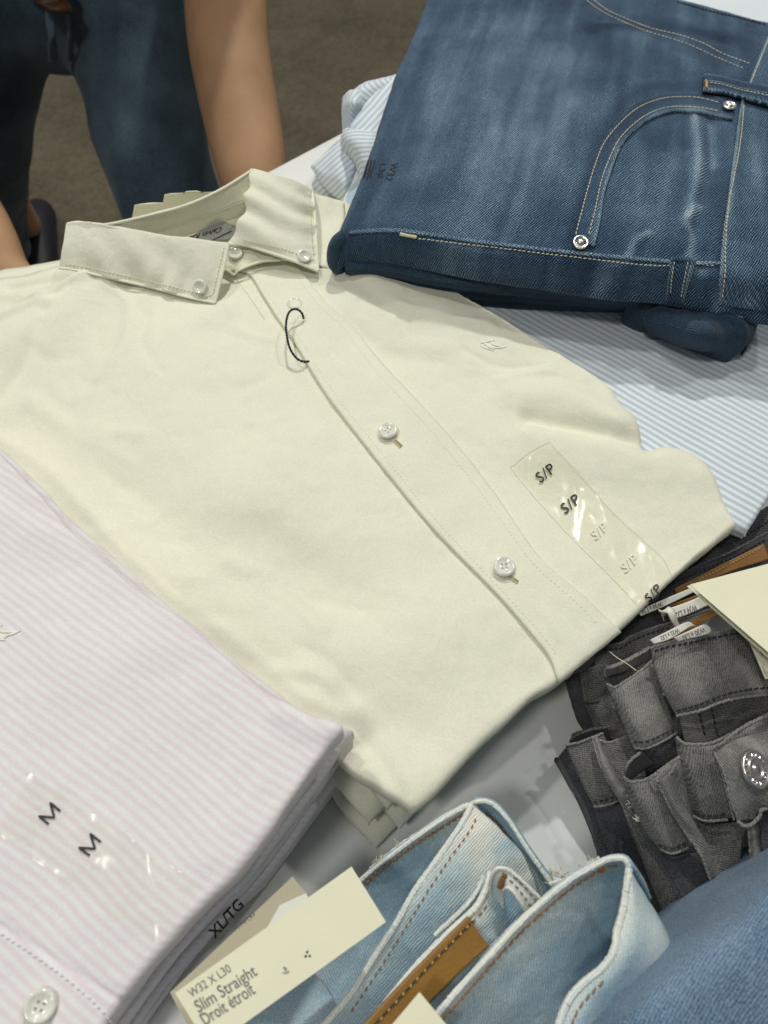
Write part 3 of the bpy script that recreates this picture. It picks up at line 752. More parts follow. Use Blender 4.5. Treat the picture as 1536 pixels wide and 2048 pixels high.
hem_on('stand_seam', bv(band), [(255, 478), (310, 464), (380, 443), (450, 418), (498, 399)], .0005, M['cream'], cs, rope=0)
lab = decal('neck_label', [(352, 492), (478, 478), (470, 452), (436, 439)], bv(ins, band), M['label_grey'], cs, off=.0012, nu=16, nv=8, zdef=.085, thick=.0004)
lab = decal('neck_label_text', [(0, 0), (1, 0), (1, 1), (0, 1)], bv(ins), M['ink'], lab) if False else lab
writing('label_text', 'Calvin Klein Jeans', [(446, 453), (330, 487), (328, 498), (440, 464)], bv(ins, band), M['ink'], lab, off=.0018, bold=.012, zdef=.085)
decal('label_line', [(425, 479), (463, 461), (463, 463), (425, 481.5)], bv(ins, band), M['ink'], lab, off=.0018, nu=8, nv=2, zdef=.085)
# left collar leaf
LE = [[(150, 470, .094), (200, 470, .096), (300, 482, .094), (400, 492, .092), (462, 498, .089)],
      [(134, 446, .099), (155, 442, .1005), (200, 446, .102), (260, 458, .101), (330, 471, .100), (400, 480, .098), (457, 487, .094)],
      [(126, 488, .093), (160, 490, .094), (230, 505, .093), (310, 520, .091), (390, 535, .089), (446, 540, .086)],
      [(118, 536, .083), (150, 540, .083), (220, 556, .081), (300, 574, .079), (370, 593, .077), (430, 606, .0755)]]
def collar_w(X, Y, U, V):
    s = U / U.max(); t = V / V.max()
    return .0019 * np.sin(s * 21 - t * 7 + 1.2 * np.sin(s * 5)) * np.exp(-((s - .55) / .33) ** 2) * np.clip(t * 2 - .4, 0, 1) + .0012 * np.sin(s * 34 + t * 3 + 1.4 * np.sin(s * 9)) * np.clip(t * 1.4 - .35, 0, 1) * np.exp(-((s - .62) / .36) ** 2) + .0003 * np.sin(s * 95) * np.clip(t * 3 - 2.1, 0, 1)
cl_ = sheet('collar_leaf', LE, M['cream'], cs, 140, 70, disp=collar_w, thick=.0018, noise=[(.0006, 60, 16)])
hem('collar_edge', LE[3], .0010, M['cream'], cs, rope=.0); hem('collar_edge', [(457, 488, .094), (446, 540, .086), (430, 606, .0755)], .0010, M['cream'], cs, rope=.0)
stitches('collar_stitching', bv(cl_), [(130, 529), (160, 532), (225, 546), (300, 563), (370, 580), (420, 592), (432, 560), (442, 520), (449, 492)], M['thread_cream'], cs, pitch=.0026, length=.0018, r=.00032, zdef=.085)
shirt_button(cs, 401, 574, bv(cl_), .0048, .0012, (-.1, 0, 0), holes=False)
# right collar leaf
RE = [[(506, 350, .098), (498, 396, .096), (484, 440, .090), (470, 482, .084)],
      [(503, 337, .108), (497, 380, .105), (488, 425, .099), (475, 462, .092), (458, 487, .086)],
      [(545, 347, .105), (545, 392, .101), (538, 440, .096), (528, 480, .090), (520, 499, .085)],
      [(590, 362, .096), (595, 410, .093), (594, 460, .089), (590, 500, .084), (585, 520, .081)],
      [(624, 379, .083), (629, 420, .082), (632, 470, .080), (634, 510, .077), (636, 541, .075)]]
def collar_r(X, Y, U, V):
    s = U / U.max(); t = V / V.max()
    return .0024 * np.sin(s * 24 - t * 5 + 1.0 * np.sin(t * 7)) * np.exp(-((s - .38) / .28) ** 2) * np.clip(1.2 - t * .8, 0, 1) + .0003 * np.sin(s * 80) * np.clip(t * 4 - 3, 0, 1)
cr_ = sheet('collar_leaf', RE, M['cream'], cs, 100, 90, disp=collar_r, thick=.0018, noise=[(.0006, 60, 17)])
hem('collar_edge', RE[4], .0010, M['cream'], cs, rope=0); hem('collar_edge', [(458, 488, .086), (490, 491, .085), (520, 499, .085), (585, 521, .081), (636, 542, .075)], .0012, M['cream'], cs, rope=0)
stitches('collar_stitching', bv(cr_), [(616, 385), (620, 430), (623, 480), (625, 520), (600, 510), (560, 496), (520, 487), (480, 478)], M['thread_cream'], cs, pitch=.0026, length=.0018, r=.00032, zdef=.085)
shirt_button(cs, 607, 514, bv(cr_), .0048, .0010, (0, 0, 0), holes=False)
# collar stand front with its button, between the leaves
st = sheet('stand_front', [[(440, 500, .080), (480, 492, .081), (540, 500, .081), (590, 515, .078)], [(441, 520, .078), (480, 514, .0795), (530, 514, .079), (585, 524, .077)],
                           [(441, 539, .0745), (458, 543, .0755), (478, 538, .0765), (520, 525, .077), (575, 522, .0765)]], M['cream2'], cs, 50, 24, thick=.0016, noise=[(.0014, 90, 18)])
hem('stand_edge', [(441, 539, .0748), (455, 541, .0760), (468, 549, .0755), (478, 540, .0775), (520, 524, .0785), (560, 520, .078)], .0010, M['cream'], cs, rope=0)
shirt_button(cs, 472, 509, bv(st), .0050, .0008, (0, -.1, 0), holes=False)
# black cord loop
cord = tube('hang_tag_cord', path([(607, 637, .0738), (604, 627, .0780), (595, 619, .0815), (583, 620, .0830), (575, 632, .0835), (572, 655, .0835), (576, 684, .082), (583, 703, .079), (594, 717, .0765), (606, 723, .0745), (618, 723, .0728)], 240),
             .00072, M['string'], cs, seg=8, rope=.22, pitch=.0022)
# size sticker
SQ = [(1274, 1213), (1342, 1152), (1098, 884), (1027, 938)]     # bottom-left, bottom-right, top-right, top-left
SQ2 = [(1027, 938), (1276, 1214), (1342, 1150), (1098, 884)]
stk = thing('size_sticker', 'clear strip sticker printed S/P on the cream shirt', 'sticker', tuple(W(1180, 1040, ZC)))
decal('film', [(1027, 938), (1276, 1214), (1342, 1150), (1098, 884)], tgt, M['film'], stk, off=.0005, nu=70, nv=16, wob=.0005, seed=3)
hem_on('film_edge', tgt, [(1098, 884), (1160, 950), (1222, 1022), (1290, 1085), (1325, 1118), (1342, 1150)], .00012, M['card_edge'], stk, off=.0007, rope=0)
hem_on('film_edge', tgt, [(1098, 884), (1060, 905), (1030, 930), (1028, 945), (1124, 1057), (1221, 1154), (1272, 1208)], .00012, M['card_edge'], stk, off=.0003, rope=0)
for q, mt in (([(1081, 966), (1112, 942), (1100, 925), (1069, 949)], 'ink'), ([(1131, 1028), (1162, 1003), (1150, 986), (1119, 1011)], 'ink'), ([(1192, 1080), (1218, 1058), (1206, 1042), (1180, 1064)], 'inkfaint'),
              ([(1251, 1146), (1279, 1121), (1267, 1105), (1239, 1130)], 'inkfaint'), ([(1298, 1206), (1325, 1180), (1313, 1166), (1288, 1192)], 'ink')):
    writing('size_print', 'S/P', q, tgt, M[mt], stk, off=.0012, bold=.014)
# lower cream shirts in the pile
low = [('second cream shirt of the pile, its corner poking out below the top shirt', (-5, 3), (775, 1612)), ('third cream shirt of the pile, its corner poking out by the pink shirt', (-10, 4), (738, 1640)),
       ('fourth cream shirt of the pile, seen at the bottom corner', (-14, -2), (800, 1652)), ('bottom cream shirt of the pile, lying on the white table', (-18, -8), (752, 1692))]
for i, (lb, (dx, dy), bl) in enumerate(low):
    z = .057 - .0135 * i
    t, r, b, l = cream_rows(z)
    sh = lambda P, e: [(p[0] + dx * 1.5, p[1] + dy * 2 - 4) for p in P]
    t, r, b, l = sh(t, 0), sh(r, 0), sh(b, 0), sh(l, 0)
    b = [bl, (bl[0] + 40, bl[1] - 42)] + b[2:]; l = l[:-3] + [(bl[0] - 90, bl[1] - 100), bl]
    p = thing('folded_shirt', lb, 'shirt', tuple(W(700, 1000, z)), 'folded cream shirts')
    sheet('shirt_front', coons(t, r, b, l, z, 14), M['cream'], p, 70, 70, rnd=.004, skirt=max(.0008, z - .0125), noise=[(.0022, 45, 20 + i)], uvdir=((488, 539, ZC), (1115, 1352, ZC)))
    if i < 2:   # folded collars of the lower shirts behind the top collar
        x, y = (400, 383) if i == 0 else (340, 404)
        sheet('collar', [[(x - 72, y + 2, .092 - i * .012), (x - 20, y - 2, .094 - i * .012), (x + 60, y - 4, .094 - i * .012), (x + 120, y - 10, .094 - i * .012)],
                         [(x - 76, y + 22, .084 - i * .012), (x - 20, y + 22, .084 - i * .012), (x + 60, y + 20, .084 - i * .012), (x + 140, y + 10, .084 - i * .012)],
                         [(x - 84, y + 50, .07 - i * .012), (x - 20, y + 60, .07 - i * .012), (x + 60, y + 60, .07 - i * .012), (x + 140, y + 60, .07 - i * .012)]], M['cream2'], p, 30, 20, rnd=.002, rsides='LT', noise=[(.001, 60, 30 + i)])

# ------------------------------------------------------------ pink striped shirts
ZP = .115
SP = ((250, 1400, ZP), (550, 1622, ZP))
def pink_rows(dx=0, dy=0, cut=0):
    top = [(-160, 800), (-60, 855), (0, 903), (62, 970), (136, 1046), (160, 1062), (260, 1158), (400, 1268), (520, 1368), (600, 1422), (648, 1440), (684, 1452)]
    right = [(684, 1452), (648, 1507), (585, 1596), (472, 1745), (398, 1814), (328, 1893), (244, 2000), (170, 2110)]
    bot = [(-160, 2110), (0, 2110), (170, 2110)]
    left = [(-160, 800), (-160, 1400), (-160, 2110)]
    f = lambda P: [(p[0] + dx, p[1] + dy) for p in P]
    return f(top), f(right), f(bot), f(left)
pk = thing('folded_shirt', 'pink and white striped shirt on top of its pile, with two M size prints', 'shirt', tuple(W(200, 1500, ZP)), 'folded pink striped shirts')
PF = [([(0, 985), (70, 1020), (150, 1050), (240, 1075)], .006, -.0012, ZP), ([(560, 1425), (620, 1450), (676, 1458)], .006, .0016, ZP), ([(500, 1380), (560, 1460), (590, 1540)], .012, -.0012, ZP), ([(300, 1250), (400, 1330), (500, 1400)], .02, .0012, ZP),
      ([(0, 1130), (120, 1130), (250, 1180)], .02, -.0015, ZP), ([(100, 1300), (60, 1450), (40, 1600)], .02, .0013, ZP), ([(0, 1850), (120, 1926), (244, 2004)], .0012, -.0007, ZP), ([(400, 1700), (300, 1820), (200, 1960)], .02, .001, ZP)]
pb = sheet('shirt_front', coons(*pink_rows(), ZP, 20), M['pink'], pk, 170, 170, rnd=.0035, rsides='RT', skirt=.103, noise=[(.0016, 24, 31), (.0005, 70, 33), (.0002, 150, 32)], disp=lambda X, Y, U, V: folds(X, Y, PF), uvdir=SP, tuck=.002)
pt = bv(pb)
stitches('placket_stitching', pt, [(0, 1866), (60, 1905), (130, 1955), (196, 2012), (225, 2050)], M['thread_pink'], pk, pitch=.0026, length=.0016, r=.0003, zdef=ZP)
shirt_button(pk, 82, 2012, pt, .0058, .0018, (.25, .05, 0), zdef=ZP)
K_logo('embroidered_monogram', pt, (-22, 1262), pk, M['embroid'], 1.25, -.25, ZP)
ps2 = thing('size_sticker', 'clear strip sticker printed M on the pink striped shirt', 'sticker', tuple(W(200, 1700, ZP)))
decal('film', [(-10, 1665), (308, 1892), (408, 1773), (60, 1545)], pt, M['film'], ps2, off=.0005, nu=60, nv=20, wob=.0005, seed=8, zdef=ZP)
for q in ([(97, 1648), (120, 1622), (100, 1605), (77, 1632)], [(179, 1711), (201, 1684), (180, 1667), (157, 1695)]):
    C_ = [quad_px(q, a_, b_) for a_, b_ in ((0, 0), (0, 1), (.5, .0), (1, 1), (1, 0))]
    Pm = np.concatenate([np.array([tuple(hit(pt, C_[k][0] * (1 - t) + C_[k + 1][0] * t, C_[k][1] * (1 - t) + C_[k + 1][1] * t, .0008, ZP, True)[0]) for t in np.linspace(0, 1, 9)[(1 if k else 0):]]) for k in range(4)])
    tube('size_print', Pm, .00040, M['ink'], ps2, seg=8, flat=.12)
pls = ['second pink shirt of the pile, just under the top one', 'third pink shirt of the pile, in the middle of its shaded edge', 'fourth pink shirt of the pile, low in its shaded edge', 'fifth pink shirt of the pile, second from the table', 'bottom pink shirt of the pile, lying on the table']
for i in range(5):
    z = .098 - .0185 * i
    p = thing('folded_shirt', pls[i], 'shirt', tuple(W(200, 1500, z)), 'folded pink striped shirts')
    t, r, b, l = pink_rows(4 + 13 * i + (5 if i % 2 else -3), 2 + 5 * i)
    sheet('shirt_front', coons(t, r, b, l, z, 10), M['pink'], p, 60, 60, rnd=.0035, rsides='RT', skirt=max(.0008, z - .013), noise=[(.002, 40, 40 + i)], uvdir=SP)

# ------------------------------------------------------------ folded blue jeans (top right)
bj = thing('folded_jeans', 'mid blue washed jeans folded on top of the blue striped shirts', 'jeans', tuple(W(1150, 300, .12)))
JR = [[(880, -60, .112), (1100, -60, .124), (1345, -6, .126), (1450, 21, .126), (1660, 78, .126)],
      [(800, 122, .110), (1000, 115, .124), (1250, 110, .127), (1450, 130, .127), (1660, 165, .126)],
      [(742, 290, .108), (950, 290, .124), (1200, 290, .127), (1450, 300, .126), (1660, 315, .124)],
      [(702, 392, .104), (900, 395, .121), (1180, 412, .124), (1450, 430, .123), (1660, 445, .12)],
      [(672, 462, .098), (800, 466, .112), (960, 490, .115), (1150, 512, .116), (1350, 530, .115), (1660, 560, .114)],
      [(661, 500, .090), (790, 500, .100), (950, 528, .104), (1120, 548, .104), (1340, 570, .103), (1660, 620, .102)],
      [(664, 536, .080), (715, 514, .088), (800, 520, .090), (930, 549, .092), (1100, 571, .092), (1210, 588, .092), (1335, 598, .092), (1440, 622, .092), (1660, 660, .092)]]
ZJ = .125
JF = [([(1300, 232), (1330, 300), (1340, 400)], .006, -.0012, ZJ), ([(1385, 235), (1395, 320), (1380, 420), (1370, 480)], .004, .0022, ZJ), ([(1420, 240), (1425, 330), (1400, 440), (1420, 510)], .004, -.002, ZJ),
      ([(1370, 240), (1372, 300)], .003, -.0018, ZJ), ([(1262, 500), (1275, 470), (1300, 458)], .004, .0018, ZJ), ([(1380, 505), (1385, 470), (1372, 440), (1400, 410)], .004, .0016, ZJ),
      ([(1230, 60), (1330, 110), (1440, 160)], .014, .0018, ZJ), ([(1200, 40), (1330, 55), (1450, 85)], .006, -.002, ZJ),
      ([(1190, 100), (1240, 160), (1300, 190)], .01, .0012, ZJ), ([(900, 60), (870, 200), (820, 400)], .02, .0012, ZJ), ([(1040, 30), (1010, 220), (980, 440)], .03, -.0012, ZJ),
      ([(700, 470), (760, 458), (800, 465)], .003, .001, ZJ), ([(1500, 260), (1490, 330), (1480, 400)], .004, -.0012, ZJ), ([(1460, 450), (1510, 446), (1560, 450)], .003, .0012, ZJ),
      ([(1460, 470), (1500, 475), (1560, 480)], .004, -.0012, ZJ), ([(1480, 500), (1520, 520), (1530, 600)], .004, -.0012, ZJ)]
jfade = [([(1000, 60, ZJ), (960, 300, ZJ), (930, 440, ZJ)], .035, .28), ([(1130, 130, ZJ), (1110, 330, ZJ)], .03, .22), ([(870, 150, ZJ), (840, 330, ZJ)], .012, .20), ([(1385, 235, ZJ), (1395, 320, ZJ), (1375, 430, ZJ)], .0035, .6),
         ([(1420, 250, ZJ), (1430, 330, ZJ)], .003, .4), ([(1262, 500, ZJ), (1275, 470, ZJ), (1300, 458, ZJ)], .0028, .55), ([(1385, 500, ZJ), (1388, 465, ZJ), (1372, 440, ZJ), (1400, 410, ZJ)], .003, .5),
         ([(1240, 500, ZJ), (1210, 505, ZJ)], .003, .4), ([(1500, 250, ZJ), (1490, 330, ZJ)], .006, .5), ([(1480, 480, ZJ), (1475, 590, ZJ)], .006, .45), ([(1230, 75, ZJ), (1330, 110, ZJ), (1430, 165, ZJ)], .008, .15),
         ([(1300, 330, ZJ), (1290, 420, ZJ)], .02, .22), ([(700, 475, .11), (900, 500, .11), (1200, 540, .11)], .004, -.15), ([(1180, 60, ZJ), (1330, 60, ZJ), (1470, 80, ZJ)], .008, -.35),
         ([(1140, 470, ZJ), (1170, 370, ZJ), (1230, 230, ZJ), (1300, 180, ZJ), (1400, 180, ZJ)], .006, -.25), ([(1140, 520, .11), (1280, 540, .11), (1400, 550, .11)], .004, .2), ([(720, 462, .11), (850, 490, .11)], .008, -.15)]
jt = sheet('leg_panel', JR, M['indigo'], bj, 190, 190, rnd=.006, rsides='LB', noise=[(.0022, 18, 51), (.0004, 110, 52)], disp=lambda X, Y, U, V: folds(X, Y, JF), fade=jfade, thick=.0018, uvdir='grid')
# waistband right of the seam, standing proud
wb = strip_on('waistband', bv(jt), [(1545, 40), (1535, 78), (1500, 160), (1480, 212), (1468, 300), (1456, 390), (1441, 500), (1436, 606)], [(1655, 40), (1655, 100), (1655, 180), (1655, 250), (1655, 330), (1655, 420), (1655, 520), (1655, 640)],
              M['indigo'], bj, off=.0024, n=120, m=40, thick=.0025, fade=[(0, .45), (.06, .15), (.25, .25), (.45, -.1), (1, 0)], uvdir=((800, 466, .115), (1350, 530, .115)))
JT = bv(jt, wb)
hem_on('waistband_edge', JT, [(1538, 72), (1503, 160), (1484, 212), (1472, 300), (1460, 390), (1446, 500), (1441, 602)], .0013, M['indigo'], bj, off=0)
stitches('waistband_stitching', JT, [(1540, 70), (1516, 130), (1498, 172)], M['thread_white'], bj, off=.0006, zdef=ZJ, pitch=.0031, length=.0025, r=.00034)
stitches('waistband_stitching', JT, [(1487, 212), (1480, 280), (1466, 360), (1456, 410), (1449, 500), (1449, 545), (1444, 604)], M['thread_white'], bj, off=.0008, zdef=ZJ, pitch=.0031, length=.0025, r=.00034)
wl = hem('waist_top_edge', [(1360, 592, .092), (1400, 611, .091), (1440, 624, .090), (1490, 634, .089), (1560, 640, .088)], .0019, M['indigo'], bj, rope=.10)
sheet('inner_waistband', [[(1350, 590, .093), (1420, 604, .094), (1500, 618, .093), (1620, 640, .092)], [(1350, 600, .090), (1400, 613, .089), (1490, 636, .087), (1620, 650, .086)]], simple('waist_lining', (.12, .10, .065), .8, bump=.4, bscale=1500), bj, 40, 8)
# pocket facing
pf_o = [(1147, 486), (1158, 434), (1172, 384), (1187, 326), (1206, 282), (1236, 244), (1272, 212), (1318, 194), (1360, 190), (1400, 192), (1440, 202), (1466, 222)]
pf_i = [(1188, 496), (1200, 440), (1207, 390), (1221, 345), (1236, 305), (1259, 275), (1294, 245), (1340, 228), (1375, 227), (1405, 230), (1440, 239), (1464, 243)]
pfc = strip_on('pocket_facing', bv(jt), pf_o, pf_i, M['indigo'], bj, off=.0022, n=130, m=12, thick=.0020, fade=[(0, -.2), (.6, -.1), (.85, .2), (1, .5)], uvdir=((800, 466, .115), (1350, 530, .115)))
hem_on('pocket_edge', bv(jt, pfc), off_line(pf_o, pf_i, .96), .0011, M['indigo'], bj, off=-.0002)
JP = bv(jt, wb, pfc)
stitches('pocket_stitching', JP, [(1151, 470), (1161, 432), (1174, 383), (1191, 327), (1209, 285), (1238, 249), (1275, 217), (1320, 199), (1360, 195), (1400, 197), (1443, 208)], M['thread_white'], bj, off=.0003, zdef=ZJ, pitch=.0031, length=.0025, r=.00034)
stitches('pocket_stitching', JP, [(1177, 470), (1190, 420), (1203, 360), (1222, 310), (1244, 272), (1289, 233), (1340, 215), (1404, 217), (1444, 225)], M['thread_white'], bj, off=.0003, zdef=ZJ, pitch=.0031, length=.0025, r=.00034)
rivet(bj, 1160, 488, JP, .0050); rivet(bj, 1457, 216, JP, .0047)
# long outseam
sm = strip_on('outseam', bv(jt), [(700, 463), (800, 459), (960, 482), (1150, 504), (1340, 521), (1440, 525)], [(700, 470), (800, 467), (960, 489), (1150, 511), (1340, 528), (1440, 532)], M['indigo'], bj, off=.0013, n=130, m=5, thick=.0014, fade=[(0, .35), (.5, .5), (1, .2)])
hem_on('outseam_ridge', bv(jt), [(790, 462), (900, 476), (1000, 488), (1150, 506), (1340, 523), (1438, 527)], .0010, M['indigo'], bj, off=.0008)
JS = bv(jt, wb, pfc, sm)
stitches('outseam_stitching', JS, [(835, 477), (917, 488), (998, 497), (1079, 507), (1140, 514), (1228, 524), (1310, 532), (1345, 531)], M['thread_white'], bj, off=.0006, zdef=.11, pitch=.0029, length=.0021, r=.00032)
stitches('outseam_stitching', JS, [(1390, 528), (1410, 531), (1434, 533)], M['thread_white'], bj, off=.0006, zdef=.11, pitch=.0029, length=.0021, r=.00032)
stitches('bartack', JS, [(801, 470), (834, 476)], M['thread_white'], bj, pitch=.0006, length=.0009, r=.0009, tilt=1.0, off=.0008, zdef=.11)
# yoke stitching
stitches('yoke_stitching', JS, [(1180, -4), (1212, 20), (1246, 36), (1300, 57), (1361, 72), (1408, 89), (1446, 109), (1500, 129)], M['thread_white'], bj, off=.0003, zdef=ZJ, pitch=.0031, length=.0023, r=.00034)
stitches('yoke_stitching', JS, [(1160, -8), (1209, 27), (1270, 55), (1300, 66), (1366, 86), (1408, 104), (1431, 115), (1494, 141)], M['thread_white'], bj, off=.0003, zdef=ZJ, pitch=.0031, length=.0021, r=.00030)
stitches('edge_stitching', JS, [(1352, 4), (1423, 24), (1480, 37), (1536, 52)], M['thread_dark'], bj, off=.0003, zdef=ZJ, pitch=.003, length=.0022, r=.0005)
hem_on('upper_edge', JS, [(1340, -4), (1400, 11), (1450, 25), (1540, 50)], .0012, M['indigo'], bj, off=0)
# belt loops
def belt_loop(e1, e2, ends, off):
    l = strip_on('belt_loop', JS, e1, e2, M['indigo'], bj, off=off, n=50, m=10, thick=.0022, fade=[(0, .35), (.18, -.1), (.8, -.1), (1, .5)])
    JL = bv(l)
    for t in (.2, .8): stitches('loop_stitching', JL, off_line(e1, e2, t), M['thread_white'], l, off=.0003, zdef=ZJ, pitch=.0027, length=.0021, r=.0003)
    hem_on('loop_edge', JL, off_line(e1, e2, .97), .0010, M['indigo'], l, off=-.0002)
    hem_on('loop_edge', JL, off_line(e1, e2, .03), .0008, M['indigo'], l, off=-.0002)
    return l
l1 = belt_loop([(1404, 158), (1440, 163), (1480, 174), (1540, 186), (1600, 200)], [(1402, 190), (1440, 194), (1480, 205), (1540, 222), (1600, 240)], None, .0045)
stitches('bartack', bv(l1), [(1411, 162), (1413, 184)], M['thread_gold'], bj, pitch=.0007, length=.001, r=.0007, tilt=1, off=.0003)
l2 = belt_loop([(1340, 520), (1336, 545), (1334, 582), (1332, 594)], [(1386, 520), (1380, 545), (1372, 580), (1368, 600)], None, .0035)
# size print on the jeans
js = thing('size_sticker', 'clear sticker printed W32 L30 on the blue jeans', 'sticker', tuple(W(775, 340, .12)))
0 and decal('film', [(722, 372), (778, 386), (806, 326), (745, 312)], JS, simple('dull_film', (.03, .05, .08), .35) if False else M['film'], js, off=.0004, nu=14, nv=14, wob=.0002)
writing('size_print', 'W32', [(782, 325), (770, 360), (784, 362), (797, 325)], JS, M['ink'], js, off=.0004, bold=.006, zdef=.12)
writing('size_print', 'L30', [(760, 327), (753, 354), (766, 356), (773, 327)], JS, M['ink'], js, off=.0004, bold=.006, zdef=.12)
for k, wd in enumerate((34, 40, 36)):
    decal('small_print', [(748 - k * 6, 320), (738 - k * 6, 320 + wd), (740.5 - k * 6, 320 + wd), (750.5 - k * 6, 320)], JS, M['ink'], js, off=.0009, nu=4, nv=3, zdef=.12)
# folded layers under the front
for k, (zt, fr) in enumerate(((.086, [(690, 534), (760, 536), (900, 562), (1080, 580), (1240, 596), (1340, 600)]), (.076, [(678, 538), (760, 556), (900, 579), (1080, 593), (1240, 603), (1330, 605)]),
                              (.066, [(663, 526), (690, 547), (760, 571), (900, 596), (1000, 603), (1130, 607), (1260, 610), (1330, 604)]))):
    f = [(p[0], p[1], zt - .004) for p in fr]
    up = [(p[0] + 8, p[1] - 22, zt) for p in fr]; bk = [(p[0] + 40, p[1] - 90, zt) for p in fr]
    sheet('inner_layer', [bk, up, f], M['indigo_shaded'], bj, 90, 16, rnd=.004, rsides='LB', skirt=zt - .011, noise=[(.0012, 50, 60 + k)], thick=0)
    tube('layer_edge', path([(p[0], p[1] - 3, zt - .005) for p in fr], 160) + np.random.RandomState(k).normal(0, .0001, (160, 3)), .0032 - .0004 * k, M['indigo_shaded'], bj, seg=12, fade=.10)
sheet('side_fold', [[(668, 470, .100), (662, 505, .092), (661, 528, .080)], [(672, 490, .090), (672, 520, .082), (666, 532, .074)], [(690, 500, .08), (685, 535, .074), (678, 541, .068)]], M['indigo_shaded'], bj, 20, 16, thick=0, noise=[(.001, 60, 66)])
tube('side_curl', path([(690, 470, .0985), (673, 484, .095), (666, 505, .089), (668, 528, .080), (684, 541, .071), (720, 556, .068)], 80), .0042, M['indigo_shaded'], bj, seg=14, fade=.12)
0 and tube('inner_roll', path([(742, 512, .082), (728, 528, .081), (735, 545, .078), (765, 552, .078), (800, 558, .078)], 60), .004, M['indigo_shaded'], bj, seg=12)
RL = [[(1262, 590, .078), (1330, 588, .084), (1420, 600, .088), (1530, 620, .084)], [(1262, 606, .074), (1330, 615, .084), (1420, 630, .090), (1518, 640, .084)],
      [(1268, 625, .068), (1320, 650, .080), (1410, 668, .088), (1512, 655, .080)], [(1282, 652, .060), (1335, 680, .066), (1430, 700, .074), (1502, 680, .070)], [(1290, 660, .057), (1345, 685, .058), (1435, 709, .060), (1494, 692, .058)]]
rl = sheet('folded_leg', RL, M['indigo_shaded'], bj, 70, 60, rnd=.004, skirt=.056, noise=[(.0012, 50, 67)], disp=lambda X, Y, U, V: folds(X, Y, [([(1280, 622), (1310, 628), (1345, 612)], .0022, .0016, .08), ([(1270, 612), (1300, 618), (1330, 606)], .002, -.0014, .08), ([(1400, 628), (1450, 655), (1490, 668)], .003, .003, .08), ([(1350, 630), (1420, 660), (1460, 690)], .005, -.002, .08)]))

for cr_pts in ([(1276, 612), (1300, 622), (1325, 626), (1345, 612)], [(1395, 622), (1425, 640), (1460, 664), (1490, 690)], [(1360, 640), (1400, 668), (1430, 700)], [(1300, 640), (1340, 644), (1380, 632)]):
    hem_on('crease', bv(rl), cr_pts, .0011, M['indigo_shaded'], rl, off=-.0003, zdef=.08, rope=0)

# ------------------------------------------------------------ grey jeans
def jean_panel(name, rows, mat, parent, edge=True, hemr=.0016, seam=None, nu=60, nv=50, noise=((.0010, 50, 70),), thick=.0018, fade=None, rope=.07, hmat=None, **k):
    o = sheet(name, rows, mat, parent, nu, nv, noise=list(noise), thick=thick, fade=fade, **k)
    if edge: hem(name + '_edge', rows[0], hemr, hmat or mat, parent, rope=rope)
    if seam: stitches(name + '_stitching', bv(o), seam, M['thread_grey'], parent, pitch=.0030, length=.0024, r=.0005, zdef=.05)
    return o
G = 'folded grey jeans standing in the pile'
# dark bodies of the pile
gd = thing('folded_jeans', 'charcoal jeans forming the base of the grey pile by the white table', 'jeans', tuple(W(1350, 1600, .01)), G)
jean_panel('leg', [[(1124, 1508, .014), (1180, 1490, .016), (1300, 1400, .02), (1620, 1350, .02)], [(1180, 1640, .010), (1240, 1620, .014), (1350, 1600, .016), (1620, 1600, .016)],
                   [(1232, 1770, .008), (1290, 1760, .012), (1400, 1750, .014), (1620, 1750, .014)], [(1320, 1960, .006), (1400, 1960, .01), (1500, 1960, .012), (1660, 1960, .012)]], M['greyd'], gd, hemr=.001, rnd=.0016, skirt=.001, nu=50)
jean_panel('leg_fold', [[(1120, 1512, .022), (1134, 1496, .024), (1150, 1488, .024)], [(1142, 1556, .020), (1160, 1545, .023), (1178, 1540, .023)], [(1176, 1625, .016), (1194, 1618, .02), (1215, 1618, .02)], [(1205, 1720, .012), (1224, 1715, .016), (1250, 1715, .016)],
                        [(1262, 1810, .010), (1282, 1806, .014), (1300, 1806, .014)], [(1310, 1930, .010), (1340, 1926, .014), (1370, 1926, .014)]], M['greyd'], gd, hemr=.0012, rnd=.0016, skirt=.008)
# back pair: upper left waistbands
gb = thing('folded_jeans', 'grey jeans at the back of the pile, half under the cream shirt', 'jeans', tuple(W(1230, 1350, .03)), G)
jean_panel('waistband', [[(1195, 1292, .036), (1242, 1286, .038), (1262, 1272, .039), (1307, 1255, .040), (1345, 1244, .040), (1430, 1215, .04)], [(1190, 1330, .032), (1240, 1330, .034), (1280, 1322, .034), (1400, 1300, .034)],
                         [(1200, 1380, .028), (1250, 1380, .03), (1300, 1370, .03), (1400, 1360, .03)]], M['grey'], gb, seam=[(1205, 1300), (1242, 1296), (1262, 1282), (1307, 1264), (1345, 1253)])
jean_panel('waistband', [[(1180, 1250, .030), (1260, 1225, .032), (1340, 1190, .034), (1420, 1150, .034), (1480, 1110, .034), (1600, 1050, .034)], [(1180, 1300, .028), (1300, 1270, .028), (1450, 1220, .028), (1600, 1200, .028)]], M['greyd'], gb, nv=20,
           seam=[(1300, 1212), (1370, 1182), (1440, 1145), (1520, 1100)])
jean_panel('front_fold', [[(1128, 1352, .024), (1165, 1345, .026), (1205, 1310, .028)], [(1140, 1400, .022), (1175, 1395, .028), (1210, 1370, .030)], [(1155, 1440, .018), (1190, 1450, .022), (1230, 1430, .024)], [(1180, 1470, .014), (1210, 1480, .016), (1260, 1480, .018)]], M['greyd'], gb, nu=40, nv=40, noise=((.0025, 70, 71),), fade=[([(1150, 1360, .026), (1165, 1420, .024)], .004, .3)])
